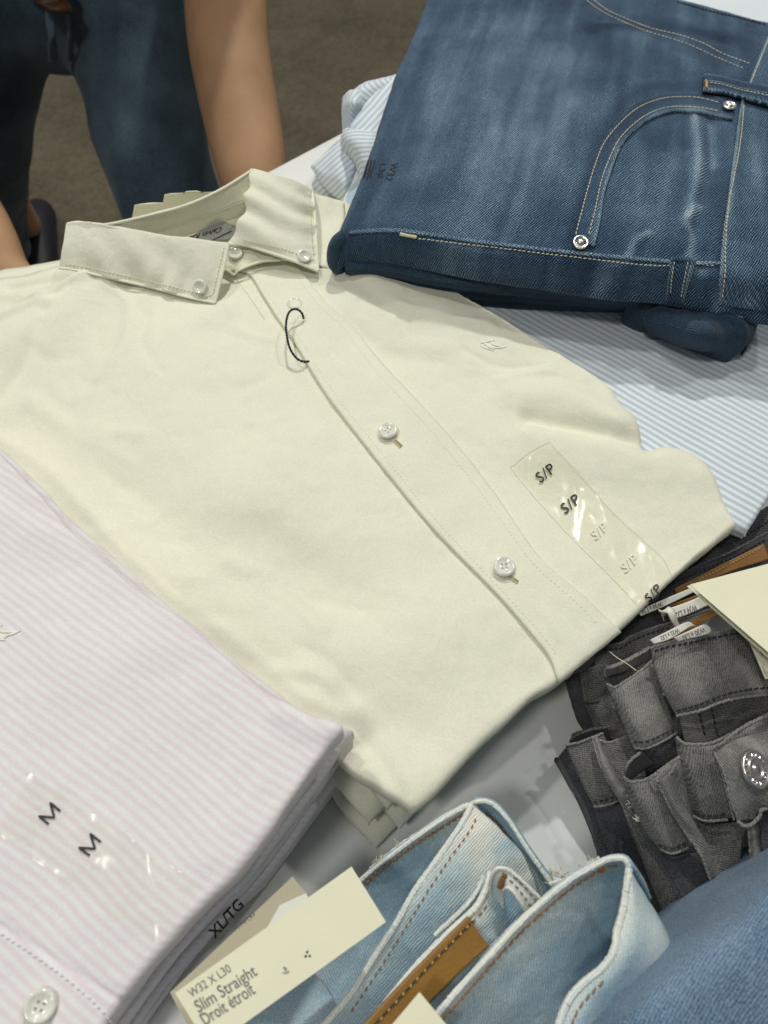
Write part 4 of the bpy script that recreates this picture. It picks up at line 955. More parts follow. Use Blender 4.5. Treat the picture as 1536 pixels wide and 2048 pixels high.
jean_panel('front_fold', [[(1160, 1350, .030), (1185, 1335, .032), (1215, 1330, .034)], [(1168, 1395, .030), (1192, 1400, .034), (1225, 1395, .034)], [(1185, 1440, .026), (1205, 1450, .03), (1240, 1440, .03)], [(1200, 1475, .02), (1230, 1480, .022), (1265, 1480, .024)]], M['grey'], gb, nu=40, nv=40, noise=((.0025, 70, 72),), seam=[(1163, 1402), (1180, 1408), (1205, 1402)])
# left pair
gl = thing('folded_jeans', 'grey jeans at the left edge of the pile, next to the bare white table', 'jeans', tuple(W(1180, 1550, .03)), G)
jean_panel('back_waistband', [[(1140, 1484, .030), (1150, 1472, .034), (1180, 1461, .034), (1215, 1455, .034)], [(1145, 1500, .026), (1160, 1494, .026), (1190, 1486, .026), (1220, 1480, .026)]], M['greyd'], gl, nv=12, hemr=.0012)
g5 = jean_panel('waistband', [[(1131, 1490, .036), (1157, 1485, .038), (1186, 1474, .039), (1206, 1466, .038)], [(1146, 1525, .033), (1172, 1518, .036), (1200, 1510, .036), (1222, 1502, .034)], [(1164, 1565, .030), (1190, 1558, .034), (1214, 1552, .034), (1235, 1548, .032)],
                          [(1188, 1612, .027), (1210, 1608, .030), (1232, 1600, .030), (1254, 1592, .028)]], M['grey'], gl, rnd=.0016, rsides='L', seam=[(1186, 1603), (1210, 1600), (1232, 1592)])
hem('seam_edge', [(1188, 1613, .029), (1205, 1612, .031), (1232, 1603, .031), (1250, 1594, .029)], .0014, M['grey'], gl)
jean_panel('fly_edge', [[(1185, 1476, .044), (1197, 1520, .044), (1214, 1560, .043), (1240, 1602, .040), (1262, 1650, .034), (1290, 1710, .03)], [(1193, 1472, .046), (1207, 1516, .046), (1225, 1556, .045), (1250, 1596, .042), (1275, 1650, .034), (1304, 1710, .03)],
                        [(1200, 1478, .040), (1216, 1516, .040), (1236, 1556, .040), (1262, 1596, .038), (1290, 1650, .03), (1320, 1710, .026)]], M['grey'], gl, nv=14, hemr=.0010, fade=[([(1190, 1476, .046), (1207, 1516, .046), (1240, 1580, .045)], .003, .35)])
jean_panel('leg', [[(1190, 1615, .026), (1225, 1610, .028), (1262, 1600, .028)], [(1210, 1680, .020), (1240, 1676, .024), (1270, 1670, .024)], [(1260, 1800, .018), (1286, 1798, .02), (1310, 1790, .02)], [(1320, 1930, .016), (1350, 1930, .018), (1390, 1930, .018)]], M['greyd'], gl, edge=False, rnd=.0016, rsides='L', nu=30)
# middle pair
gm = thing('folded_jeans', 'grey jeans in the middle of the pile with an empty looped waistband', 'jeans', tuple(W(1300, 1500, .04)), G)
jean_panel('waistband', [[(1199, 1480, .042), (1216, 1485, .043), (1240, 1478, .043), (1262, 1468, .042)], [(1212, 1530, .038), (1232, 1535, .040), (1262, 1525, .040), (1280, 1510, .04)], [(1236, 1590, .034), (1256, 1592, .038), (1286, 1580, .038), (1300, 1570, .038)],
                         [(1262, 1660, .03), (1280, 1660, .034), (1310, 1650, .034), (1330, 1640, .034)], [(1300, 1760, .026), (1322, 1760, .03), (1350, 1750, .03), (1370, 1740, .03)], [(1360, 1900, .022), (1390, 1900, .026), (1420, 1890, .026), (1440, 1880, .026)]], M['grey'], gm, nv=70, rnd=.0016, rsides='L')
jean_panel('torn_edge', [[(1257, 1596, .046), (1272, 1640, .045), (1296, 1690, .042), (1330, 1740, .038), (1380, 1840, .034), (1410, 1900, .03)], [(1264, 1592, .048), (1282, 1638, .047), (1306, 1688, .044), (1342, 1740, .040), (1392, 1840, .036), (1424, 1900, .03)],
                         [(1274, 1600, .044), (1292, 1638, .043), (1318, 1690, .04), (1354, 1740, .036), (1404, 1840, .03), (1440, 1900, .028)]], M['greyd'], gm, nv=12, hemr=.0010, rope=.2, fade=[([(1260, 1596, .046), (1290, 1660, .045)], .003, .35)])
jean_panel('back_waistband', [[(1210, 1352, .052), (1212, 1338, .056), (1232, 1332, .058), (1270, 1314, .060), (1303, 1294, .060)], [(1214, 1362, .048), (1222, 1352, .050), (1245, 1345, .052), (1280, 1330, .052), (1312, 1318, .052)]], M['grey'], gm, nv=10, hemr=.0014, fade=[([(1212, 1340, .056), (1270, 1314, .06)], .002, .3)])
g2 = jean_panel('waistband', [[(1213, 1368, .058), (1229, 1374, .060), (1250, 1363, .062), (1282, 1341, .063), (1308, 1318, .062)], [(1232, 1410, .056), (1256, 1410, .060), (1290, 1396, .062), (1325, 1378, .060)],
                          [(1252, 1455, .052), (1276, 1455, .058), (1308, 1440, .060), (1340, 1420, .057)], [(1270, 1497, .048), (1292, 1496, .052), (1327, 1480, .054), (1354, 1464, .052)]], M['grey'], gm, nu=70, nv=70, rnd=.002, rsides='LRB', seam=[(1268, 1483), (1292, 1482), (1327, 1467), (1348, 1454)],
                fade=[([(1213, 1368, .06), (1250, 1363, .06), (1308, 1318, .06)], .003, .5), ([(1262, 1410, .06), (1290, 1480, .06)], .009, .45), ([(1300, 1400, .06), (1325, 1460, .06)], .006, .2)], uvdir=((1213, 1368, .06), (1308, 1318, .06)))
hem('seam_edge', [(1270, 1497, .050), (1292, 1497, .054), (1327, 1482, .056), (1353, 1466, .053)], .0013, M['grey'], gm)
jean_panel('pocket_bag', [[(1285, 1495, .046), (1310, 1490, .05), (1350, 1475, .048)], [(1295, 1530, .040), (1320, 1530, .044), (1360, 1510, .042)], [(1310, 1570, .03), (1340, 1570, .03), (1370, 1550, .03)]], M['greyd'], gm, edge=False, nu=30, nv=30, noise=((.003, 80, 75),))
hem('back_loop_edge', [(1248, 1553, .056), (1252, 1535, .059), (1264, 1518, .060), (1280, 1506, .060)], .0018, M['grey'], gm)
sheet('loop_inside', [[(1250, 1552, .055), (1254, 1535, .058), (1266, 1518, .059), (1285, 1504, .059)], [(1262, 1562, .04), (1275, 1550, .042), (1290, 1540, .042), (1310, 1530, .042)]], M['greyd'], gm, 20, 10)
g4 = jean_panel('front_waistband', [[(1249, 1555, .056), (1256, 1562, .058), (1272, 1563, .060), (1300, 1556, .062), (1336, 1530, .062), (1360, 1514, .060)], [(1262, 1602, .052), (1284, 1606, .058), (1318, 1600, .060), (1352, 1585, .058), (1376, 1572, .056)],
                                [(1288, 1655, .048), (1310, 1656, .054), (1340, 1650, .055), (1370, 1640, .052), (1392, 1630, .050)], [(1321, 1699, .044), (1344, 1706, .048), (1374, 1696, .048), (1400, 1690, .046)]], M['grey'], gm, nu=70, nv=70, rnd=.002, rsides='LB',
                hemr=.0021, seam=[(1316, 1688), (1344, 1695), (1374, 1685)], fade=[([(1249, 1556, .06), (1300, 1556, .06), (1358, 1515, .06)], .0025, .5), ([(1290, 1590, .06), (1340, 1680, .06)], .012, .15)], uvdir=((1250, 1558, .06), (1336, 1529, .06)))
hem('seam_edge', [(1321, 1699, .046), (1344, 1707, .050), (1376, 1696, .050)], .0014, M['grey'], gm)
jean_panel('fly_flap', [[(1316, 1563, .066), (1338, 1612, .064), (1361, 1650, .060), (1401, 1710, .054), (1420, 1760, .046)], [(1328, 1556, .069), (1350, 1606, .067), (1376, 1646, .063), (1408, 1690, .056), (1430, 1756, .046)],
                        [(1345, 1548, .064), (1362, 1600, .062), (1392, 1648, .058), (1420, 1700, .05), (1440, 1756, .044)]], M['grey'], gm, nv=18, hemr=.0014, rope=.2, fade=[([(1316, 1563, .07), (1345, 1620, .07), (1400, 1700, .06)], .003, .45)])
hem('flap_top_edge', [(1298, 1557, .064), (1318, 1562, .067), (1340, 1548, .067), (1350, 1530, .065)], .0016, M['grey'], gm)
jean_panel('leg', [[(1325, 1705, .042), (1345, 1712, .044), (1400, 1705, .044)], [(1350, 1770, .038), (1380, 1772, .040), (1425, 1760, .04)], [(1390, 1860, .032), (1420, 1860, .034), (1460, 1850, .034)], [(1440, 1960, .03), (1480, 1960, .03), (1500, 1960, .03)]], M['greyd'], gm, edge=False, rnd=.0016, rsides='L', nu=30)
# front pair with the shank button
gf = thing('folded_jeans', 'grey jeans at the front right of the pile with a silver waist button', 'jeans', tuple(W(1450, 1450, .06)), G)
g1 = jean_panel('waistband', [[(1303, 1295, .072), (1347, 1283, .075), (1407, 1271, .077), (1468, 1259, .078), (1560, 1250, .078), (1640, 1245, .078)], [(1311, 1340, .070), (1355, 1330, .075), (1420, 1318, .077), (1480, 1305, .078), (1560, 1300, .078), (1640, 1296, .078)],
                          [(1332, 1390, .066), (1375, 1382, .072), (1440, 1366, .074), (1500, 1350, .074), (1570, 1344, .074), (1640, 1340, .074)], [(1353, 1430, .062), (1398, 1420, .068), (1441, 1403, .070), (1483, 1393, .070), (1540, 1386, .070), (1640, 1380, .070)]], M['grey'], gf, nu=120, nv=70,
                rnd=.002, rsides='LB', seam=[(1352, 1421), (1398, 1408), (1441, 1391), (1483, 1381), (1545, 1374)], fade=[([(1303, 1297, .075), (1407, 1272, .075), (1560, 1252, .075)], .0018, .25), ([(1310, 1340, .07), (1345, 1420, .07)], .003, .3),
                ([(1350, 1330, .075), (1390, 1400, .075)], .012, .25), ([(1440, 1320, .075), (1480, 1370, .075)], .006, .3), ([(1480, 1330, .075), (1530, 1380, .075)], .003, .4)], uvdir=((1303, 1293, .075), (1466, 1258, .075)),
                disp=lambda X, Y, U, V: folds(X, Y, [([(1450, 1330), (1475, 1385)], .003, .0012, .075), ([(1480, 1310), (1510, 1370)], .003, -.0012, .075), ([(1500, 1320), (1535, 1375)], .003, .0012, .075)]))
stitches('waistband_stitching', bv(g1), [(1307, 1303), (1347, 1292), (1407, 1280), (1468, 1268), (1540, 1260)], M['thread_grey'], gf, pitch=.003, length=.0024, r=.0006, zdef=.075)
hem('seam_edge', [(1353, 1432, .064), (1398, 1422, .070), (1441, 1405, .072), (1483, 1395, .072), (1560, 1386, .072)], .0018, M['grey'], gf, rope=.12)
jean_panel('seat_panel', [[(1360, 1430, .058), (1420, 1415, .060), (1480, 1400, .060), (1640, 1385, .060)], [(1370, 1480, .052), (1430, 1470, .054), (1500, 1440, .054), (1640, 1420, .054)], [(1380, 1520, .044), (1440, 1520, .044), (1520, 1500, .044), (1640, 1480, .044)]], M['grey'], gf, edge=False, nv=40,
           noise=((.0025, 50, 77),), seam=[(1422, 1415), (1428, 1440), (1436, 1480)], fade=[([(1370, 1440, .055), (1400, 1480, .055)], .006, .35)])
stitches('seat_stitching', bv(bpy.data.objects['seat_panel']), [(1398, 1425), (1404, 1450), (1412, 1480)], M['thread_grey'], gf, pitch=.003, length=.0024, r=.0006, zdef=.055)
g3 = jean_panel('front_waistband', [[(1353, 1474, .062), (1366, 1486, .064), (1390, 1489, .066), (1426, 1485, .068), (1469, 1465, .072), (1503, 1445, .075), (1560, 1418, .076), (1640, 1390, .076)], [(1360, 1530, .058), (1385, 1540, .064), (1420, 1540, .066), (1470, 1525, .070), (1510, 1510, .072), (1640, 1480, .072)],
                                [(1373, 1585, .054), (1395, 1592, .060), (1430, 1594, .062), (1475, 1585, .066), (1520, 1575, .068), (1640, 1560, .068)], [(1387, 1631, .050), (1412, 1640, .056), (1455, 1638, .058), (1500, 1630, .062), (1550, 1620, .064), (1640, 1610, .064)]], M['grey'], gf, nu=120, nv=70, hemr=.0021,
                rnd=.002, rsides='LB', seam=[(1384, 1620), (1412, 1630), (1455, 1627)], fade=[([(1353, 1474, .06), (1390, 1489, .06), (1426, 1485, .07), (1503, 1445, .07)], .0022, .45), ([(1500, 1460, .07), (1540, 1500, .07)], .006, .45), ([(1370, 1520, .06), (1395, 1610, .06)], .004, .1)], uvdir=((1353, 1473, .065), (1503, 1444, .065)), noise=((.0014, 60, 78),))
hem('seam_edge', [(1387, 1632, .052), (1412, 1642, .058), (1455, 1639, .060)], .0015, M['grey'], gf)
fl = jean_panel('fly_flap', [[(1425, 1497, .074), (1435, 1517, .076), (1452, 1556, .075), (1462, 1602, .072), (1478, 1642, .068)], [(1452, 1486, .079), (1466, 1510, .081), (1482, 1550, .080), (1494, 1600, .077), (1508, 1638, .072)],
                             [(1500, 1470, .080), (1510, 1500, .082), (1522, 1550, .081), (1526, 1600, .078), (1527, 1622, .074)], [(1640, 1440, .080), (1640, 1490, .080), (1640, 1550, .080), (1640, 1600, .078), (1640, 1622, .074)]], M['grey'], gf, nu=80, nv=60, hemr=.0018, rope=.14,
                seam=None, fade=[([(1440, 1500, .075), (1460, 1560, .075), (1475, 1630, .07)], .0035, .45), ([(1470, 1470, .08), (1520, 1500, .08)], .004, .5), ([(1490, 1600, .08), (1515, 1560, .08)], .004, .25)])
hem('flap_top_edge', [(1425, 1496, .076), (1444, 1487, .079), (1470, 1466, .081), (1500, 1447, .081), (1560, 1420, .082)], .0019, M['grey'], gf, rope=.12)
hem('flap_point_edge', [(1476, 1644, .070), (1490, 1652, .072), (1505, 1648, .073), (1518, 1634, .074), (1526, 1618, .075), (1560, 1612, .075)], .0020, M['grey'], gf, rope=.12)
hem('flap_side_edge', [(1430, 1508, .073), (1443, 1545, .073), (1455, 1590, .071), (1468, 1640, .067)], .0012, M['grey'], gf, rope=.2)
jean_panel('leg', [[(1392, 1640, .046), (1420, 1650, .048), (1500, 1640, .05)], [(1402, 1700, .044), (1440, 1705, .046), (1485, 1700, .048)], [(1425, 1780, .04), (1460, 1785, .042), (1490, 1780, .044)], [(1460, 1900, .036), (1500, 1900, .04), (1530, 1900, .04)]], M['grey'], gf, edge=False, rnd=.0016, rsides='LR', nu=40)
jean_panel('fly_shield', [[(1496, 1655, .060), (1500, 1700, .058), (1502, 1740, .056), (1508, 1790, .052)], [(1506, 1650, .063), (1511, 1700, .061), (1515, 1740, .059), (1520, 1790, .054)], [(1520, 1650, .060), (1526, 1700, .058), (1536, 1740, .056), (1545, 1790, .052)]], M['grey'], gf, nv=14, hemr=.0012, fade=[([(1500, 1660, .06), (1514, 1760, .06)], .002, .3)])
jean_panel('front_panel', [[(1520, 1630, .066), (1580, 1620, .068), (1640, 1620, .068)], [(1526, 1720, .060), (1580, 1720, .062), (1640, 1720, .062)], [(1530, 1800, .05), (1580, 1800, .05), (1640, 1800, .05)]], M['greyd'], gf, edge=False, nu=30)
# shank button
c, n = hit(bv(fl), 1501, 1539, .001, .08); n = (n + Vector((.55, .1, 0))).normalized(); r = .0088
sbn = lathe('waist_button', [(r * .7, -.002), (r * .96, -.0004), (r, .0006), (r * .96, .0016), (r * .88, .0018), (r * .82, .0012), (r * .60, .0011), (r * .56, .0017), (r * .46, .0018), (r * .42, .0010), (r * .24, .0010), (r * .20, .0016), (.0001, .0018)], M['metal'], gf, c + n * .0016, n, 48)
q = n.to_track_quat('Z', 'Y'); V = []; Fc = []
for a in range(16):
    th = 2 * math.pi * a / 16; cc = Vector((math.cos(th), math.sin(th), 0)) * r * .71; b0 = len(V)
    for dx, dy, dz in ((-1, -1, 0), (1, -1, 0), (1, 1, 0), (-1, 1, 0), (0, 0, 1)):
        s_ = .00055; rad = Vector((math.cos(th), math.sin(th), 0)); tg = Vector((-math.sin(th), math.cos(th), 0))
        V.append(c + n * .0016 + q @ (cc + rad * dx * s_ * 1.4 + tg * dy * s_ + Vector((0, 0, .0011 + dz * .0006))))
    Fc += [[b0, b0 + 1, b0 + 4], [b0 + 1, b0 + 2, b0 + 4], [b0 + 2, b0 + 3, b0 + 4], [b0 + 3, b0, b0 + 4]]
mesh('embossed_ring', V, Fc, M['metal'], sbn, smooth=False)
# charcoal jeans at the far right of the pile with leather patches
gr = thing('folded_jeans', 'dark jeans lying beyond the grey pile with a stitched tan patch', 'jeans', tuple(W(1500, 1110, .03)), G)
jean_panel('waistband', [[(1420, 1085, .038), (1470, 1062, .040), (1530, 1018, .042), (1620, 960, .042)], [(1400, 1110, .036), (1480, 1090, .038), (1540, 1060, .038), (1640, 1000, .038)], [(1340, 1180, .03), (1440, 1150, .032), (1540, 1120, .032), (1640, 1080, .032)]], M['greyd'], gr, nu=60, nv=30, seam=[(1440, 1095), (1490, 1072), (1545, 1035)])
jean_panel('waistband', [[(1330, 1165, .042), (1400, 1130, .043), (1460, 1105, .044), (1540, 1062, .045), (1640, 1010, .045)], [(1320, 1200, .038), (1400, 1172, .039), (1480, 1150, .039), (1560, 1120, .039), (1640, 1100, .039)]], M['greyd'], gr, nu=60, nv=20, seam=[(1345, 1168), (1400, 1142), (1460, 1116), (1530, 1078)])
def patch(parent, top, bot, z, mat, seam=None, name='leather_patch'):
    o = sheet(name, [[(p[0], p[1], z) for p in top], [(p[0], p[1], z - .002) for p in bot]], mat, parent, 50, 10, thick=.0012)
    if seam: stitches('patch_stitching', bv(o), seam, M['thread_gold'], o, pitch=.0024, length=.0013, r=.0003, zdef=z)
    return o
patch(gr, [(1349, 1178), (1384, 1160), (1440, 1131), (1528, 1087)], [(1356, 1192), (1400, 1172), (1455, 1145), (1540, 1118)], .050, M['leather_dark'], [(1395, 1160), (1440, 1138), (1480, 1117), (1522, 1096)])
patch(gb, [(1333, 1218), (1350, 1206), (1395, 1190), (1430, 1172)], [(1340, 1226), (1362, 1220), (1400, 1206), (1440, 1196)], .048, M['leather_dark'], [(1350, 1213), (1380, 1202), (1410, 1192)])
patch(gf, [(1338, 1278), (1380, 1246), (1432, 1216), (1480, 1200)], [(1345, 1284), (1390, 1256), (1440, 1228), (1490, 1212)], .062, M['leather_dark'])
# size ribbons
def ribbon(label, rows, text, q, parent=None, n=30):
    t = thing('size_label', label, 'label', tuple(W(*rows[0][0])))
    o = sheet('ribbon', rows, M['paper'], t, n, 8, thick=.0003)
    writing('size_print', text, q, bv(o), M['inkgrey'], o, off=.0003, bold=.015, zdef=rows[0][0][2])
ribbon('narrow size label printed W34 x L34, nearest the cream shirt', [[(1274, 1222, .056), (1330, 1198, .058), (1382, 1176, .058)], [(1282, 1232, .055), (1335, 1210, .056), (1388, 1184, .057)]], 'W34 x L34', [(1322, 1201), (1282, 1219), (1286, 1229), (1326, 1211)])
ribbon('curled size label printed W32 x L32 with a folded end', [[(1335, 1218, .066), (1380, 1202, .068), (1430, 1178, .068)], [(1346, 1240, .064), (1385, 1225, .066), (1440, 1200, .066)]], 'W34 x L32', [(1392, 1208), (1350, 1226), (1353, 1238), (1395, 1221)])
cu = thing('size_label', 'white curled loop of size label standing upright between ribbons', 'label', tuple(W(1340, 1230, .06)))
tube('ribbon_loop', path([(1326, 1236, .060), (1323, 1226, .068), (1330, 1220, .074), (1340, 1222, .076), (1348, 1238, .074), (1356, 1256, .068)], 60), np.full(60, .0022), M['paper'], cu, seg=6, flat=.15)
ribbon('lower size label printed W32 x L32 tucked behind the grey waistband', [[(1300, 1280, .080), (1336, 1262, .081), (1374, 1244, .082), (1386, 1248, .081)], [(1308, 1288, .079), (1340, 1278, .080), (1380, 1254, .081), (1392, 1252, .080)]], 'W32 x L32', [(1356, 1256), (1320, 1273), (1324, 1281), (1360, 1264)])
ribbon('lower size label printed W30 x L30, rightmost of the ribbons', [[(1348, 1276, .084), (1378, 1262, .085), (1408, 1249, .086), (1420, 1254, .085)], [(1356, 1283, .082), (1385, 1276, .083), (1415, 1268, .084), (1423, 1262, .084)]], 'W30 x L30', [(1408, 1254), (1364, 1272), (1368, 1282), (1412, 1264)])
# cream card tags at the right
ct = thing('hang_tag', 'blank cream card tag lying over the grey jeans at the right edge', 'tag', tuple(W(1450, 1200, .10)))
slab('card', [W(1380, 1169, .094), W(1640, 1100, .112), W(1640, 1390, .115), W(1536, 1304, .106)], M['card'], ct)
slab('card', [W(1374, 1172, .088), W(1640, 1104, .105), W(1640, 1400, .108), W(1530, 1310, .100)], M['card'], ct)
ct2 = thing('hang_tag', 'cream card tag hanging beneath the blank one, showing a corner of print', 'tag', tuple(W(1510, 1310, .09)))
cc = slab('card', [W(1490, 1262, .091), W(1640, 1240, .094), W(1640, 1340, .092), W(1531, 1358, .088)], M['card'], ct2)
writing('print', '0', [(1524, 1296), (1536, 1311), (1529, 1316), (1517, 1301)], bv(cc), M['ink'], cc, off=.0003, zdef=.09)
slab('folded_strip', [W(1526, 1333, .093), W(1640, 1316, .095), W(1640, 1330, .094), W(1531, 1344, .092)], M['paper'], ct2)
# loose thread
th = thing('loose_thread', 'fine pale thread lying across the grey waistbands', 'thread', tuple(W(1240, 1320, .06)))
tube('thread', path([(1219, 1303, .062), (1235, 1316, .066), (1252, 1326, .067), (1272, 1341, .066)], 40), .00022, M['thread_cream'], th, seg=5)

# ------------------------------------------------------------ bleached jeans (bottom)
lj = thing('folded_jeans', 'bleached pale blue jeans at the back of the bottom pile, with rust stitching', 'jeans', tuple(W(950, 1750, .06)), 'folded bleached jeans')
LN = ((.0012, 40, 80),)
UVL = ((720, 1760, .07), (940, 1620, .07))
sheet('body', [[(640, 1860, .012), (800, 1740, .014), (950, 1640, .014), (1090, 1760, .014), (1230, 1740, .014), (1330, 1880, .012)], [(400, 2090, .010), (700, 2000, .02), (900, 2000, .02), (1100, 2000, .02), (1300, 2000, .02), (1360, 2000, .012)],
               [(400, 2300, .010), (700, 2300, .02), (900, 2300, .02), (1100, 2300, .02), (1300, 2300, .02), (1400, 2300, .012)]], M['light'], lj, 60, 40, rnd=.004, skirt=.001)
hem('back_layer_edge', [(740, 1738, .064), (800, 1690, .068), (870, 1645, .070), (930, 1608, .072)], .0015, M['light'], lj, rope=.2)
a_ = jean_panel('back_waistband', [[(560, 1905, .060), (715, 1766, .066), (775, 1716, .070), (835, 1672, .074), (890, 1636, .077), (938, 1609, .080)], [(640, 1960, .050), (740, 1850, .054), (800, 1790, .056), (860, 1730, .060), (910, 1680, .064), (938, 1650, .070)],
                              [(700, 2060, .038), (800, 1950, .042), (870, 1850, .044), (910, 1780, .05), (930, 1720, .056), (945, 1690, .06)]], M['light'], lj, noise=LN, nu=80, hemr=.0020, rope=.12, uvdir=UVL, fade=[([(715, 1766, .07), (835, 1672, .07), (938, 1609, .07)], .003, .4), ([(900, 1640, .07), (930, 1640, .07)], .01, .3), ([(760, 1800, .06), (840, 1750, .06)], .02, -.2)])
stitches('waistband_stitching', bv(a_), [(716, 1778), (775, 1728), (835, 1684), (885, 1652), (926, 1626)], M['thread_rust'], lj, pitch=.0032, length=.0031, r=.00055, tilt=.25, zdef=.07)
sheet('back_inner_band', [[(948, 1600, .082), (985, 1606, .082), (1018, 1640, .080), (1056, 1698, .076), (1100, 1760, .070), (1112, 1778, .068)], [(960, 1620, .074), (985, 1640, .072), (1010, 1670, .070), (1050, 1730, .066), (1085, 1775, .06), (1100, 1800, .058)]], M['light'], lj, 60, 14, thick=.0018,
      fade=[([(960, 1620, .075), (1030, 1690, .07), (1090, 1780, .065)], .006, -.55)])
bib = bpy.data.objects['back_inner_band']
hem('back_band_edge', [(942, 1608, .083), (960, 1602, .084), (985, 1608, .083), (1018, 1642, .081), (1056, 1700, .077), (1098, 1762, .071), (1110, 1782, .068)], .0021, M['light'], lj, rope=.12)
stitches('back_band_stitching', bv(bib), [(972, 1625), (1000, 1650), (1030, 1690), (1060, 1738), (1088, 1775)], M['thread_rust'], lj, pitch=.0032, length=.003, r=.0005, tilt=.2, zdef=.07)
b_ = jean_panel('front_waistband', [[(640, 2060, .072), (700, 1990, .078), (745, 1920, .082), (790, 1850, .086), (832, 1778, .088), (884, 1705, .090), (922, 1650, .091), (944, 1608, .091)], [(720, 2060, .066), (780, 1985, .072), (830, 1905, .078), (880, 1830, .082), (930, 1760, .084), (970, 1700, .085), (990, 1660, .085), (990, 1650, .084)],
                                [(800, 2060, .054), (860, 1985, .060), (920, 1905, .066), (980, 1840, .070), (1020, 1790, .072), (1040, 1745, .074), (1046, 1720, .074), (1042, 1705, .073)], [(860, 2080, .044), (940, 1995, .05), (1000, 1930, .052), (1060, 1870, .054), (1090, 1830, .056), (1104, 1800, .058), (1108, 1790, .058), (1108, 1782, .058)]], M['light'], lj, noise=((.002, 40, 81),), nu=110, nv=80,
                hemr=.0026, rope=.12, uvdir=((944, 1608, .085), (1108, 1782, .07)), fade=[([(700, 1990, .08), (790, 1850, .085), (884, 1705, .09), (944, 1608, .09)], .004, .5), ([(955, 1655, .085), (1000, 1730, .08), (1060, 1770, .07)], .017, 1.1), ([(1000, 1705, .08), (1030, 1690, .08)], .005, -.7), ([(800, 1950, .075), (900, 1850, .08)], .02, -.1)])
stitches('front_stitching', bv(b_), [(700, 2025), (757, 1940), (806, 1862), (850, 1790), (902, 1712), (938, 1662), (955, 1628)], M['thread_rust'], lj, pitch=.0032, length=.0018, r=.00035, tilt=.2, zdef=.08)
lm = thing('folded_jeans', 'bleached pale jeans in the middle of the bottom pile, with tan patch and belt loop', 'jeans', tuple(W(950, 1880, .07)), 'folded bleached jeans')
sheet('back_edge_fold', [[(880, 1870, .086), (925, 1820, .092), (955, 1790, .094), (972, 1752, .094)], [(900, 1860, .082), (940, 1830, .088), (962, 1800, .090), (974, 1770, .09)]], M['light'], lm, 24, 8)
hem('back_fold_edge', [(870, 1870, .088), (925, 1818, .094), (952, 1786, .096), (968, 1752, .096)], .0018, M['light'], lm, rope=.15)
m_ = jean_panel('waistband', [[(700, 2100, .094), (760, 2020, .096), (830, 1935, .098), (890, 1872, .099), (930, 1836, .099), (958, 1806, .100), (974, 1768, .101), (980, 1742, .101)], [(760, 2120, .088), (830, 2040, .090), (890, 1960, .092), (940, 1905, .093), (975, 1865, .094), (1000, 1830, .095), (1015, 1795, .095), (1020, 1765, .095)],
                          [(840, 2120, .078), (900, 2050, .080), (960, 1985, .080), (1010, 1930, .080), (1050, 1890, .080), (1076, 1850, .080), (1090, 1820, .080), (1090, 1800, .080)]], M['light'], lm, noise=((.0016, 50, 82),), nu=90, nv=50, hemr=.0026, rope=.14, uvdir=((944, 1608, .085), (1108, 1782, .07)),
                fade=[([(760, 2020, .1), (890, 1872, .1), (958, 1806, .1), (980, 1742, .1)], .005, .5), ([(990, 1850, .09), (1030, 1900, .09)], .012, .3), ([(1010, 1820, .09), (1040, 1840, .09)], .008, -.5)])
stitches('waistband_stitching', bv(m_), [(800, 1990), (870, 1912), (920, 1868), (962, 1824), (980, 1800)], M['thread_rust'], lm, pitch=.0034, length=.0022, r=.00035, zdef=.095)
# belt loop
def arc_strip(name, A, B, mat, parent, **k): return sheet(name, [A, B], mat, parent, 50, 14, thick=.0022, **k)
blp = arc_strip('belt_loop', [(985, 1815, .092), (980, 1780, .100), (984, 1752, .107), (996, 1738, .110), (1020, 1742, .110), (1050, 1768, .108), (1082, 1800, .104), (1110, 1830, .096)],
                [(1006, 1815, .094), (1004, 1790, .100), (1008, 1778, .106), (1018, 1776, .109), (1030, 1788, .109), (1042, 1806, .107), (1052, 1824, .103), (1070, 1850, .095)], M['light'], lm, fade=[([(985, 1760, .1), (1050, 1790, .1), (1090, 1830, .1)], .02, .5)])
hem('belt_loop_edge', [(985, 1815, .093), (980, 1780, .101), (984, 1752, .108), (996, 1737, .111), (1020, 1741, .111), (1050, 1767, .109), (1082, 1799, .105)], .0014, M['light'], blp, rope=.15)
hem('belt_loop_edge', [(1006, 1815, .095), (1004, 1790, .101), (1008, 1778, .107), (1018, 1776, .110), (1030, 1788, .110), (1042, 1806, .108), (1052, 1824, .104)], .0014, M['light'], blp, rope=.15)
stitches('bartack', bv(blp), [(1010, 1746), (1002, 1772)], M['thread_rust'], blp, pitch=.0007, length=.001, r=.0010, tilt=1, zdef=.1)
stitches('loop_stitching', bv(blp), [(1016, 1757), (1034, 1776), (1050, 1797), (1064, 1815)], M['thread_rust'], blp, pitch=.003, length=.0018, r=.00035, zdef=.1)
stitches('loop_stitching', bv(blp), [(1024, 1752), (1044, 1770), (1064, 1792), (1082, 1812)], M['thread_rust'], blp, pitch=.003, length=.0018, r=.00035, zdef=.1)
lp = sheet('leather_patch', [[(936, 1834, .1025), (870, 1900, .102), (800, 1972, .101), (700, 2080, .100)], [(979, 1893, .099), (915, 1950, .098), (850, 2015, .097), (760, 2110, .096)]], M['leather'], lm, 60, 16, thick=.0014, noise=[(.0006, 40, 83)])
stitches('patch_stitching', bv(lp), [(942, 1846), (900, 1888), (850, 1940), (800, 1994), (750, 2050)], M['thread_gold'], lp, pitch=.0038, length=.0014, r=.0004, zdef=.1)
P_, N_ = surf_path(bv(lp), [(944, 1844), (902, 1886), (852, 1938), (802, 1992), (750, 2048)], 44, .0003, .1)
V = []; Fc = []
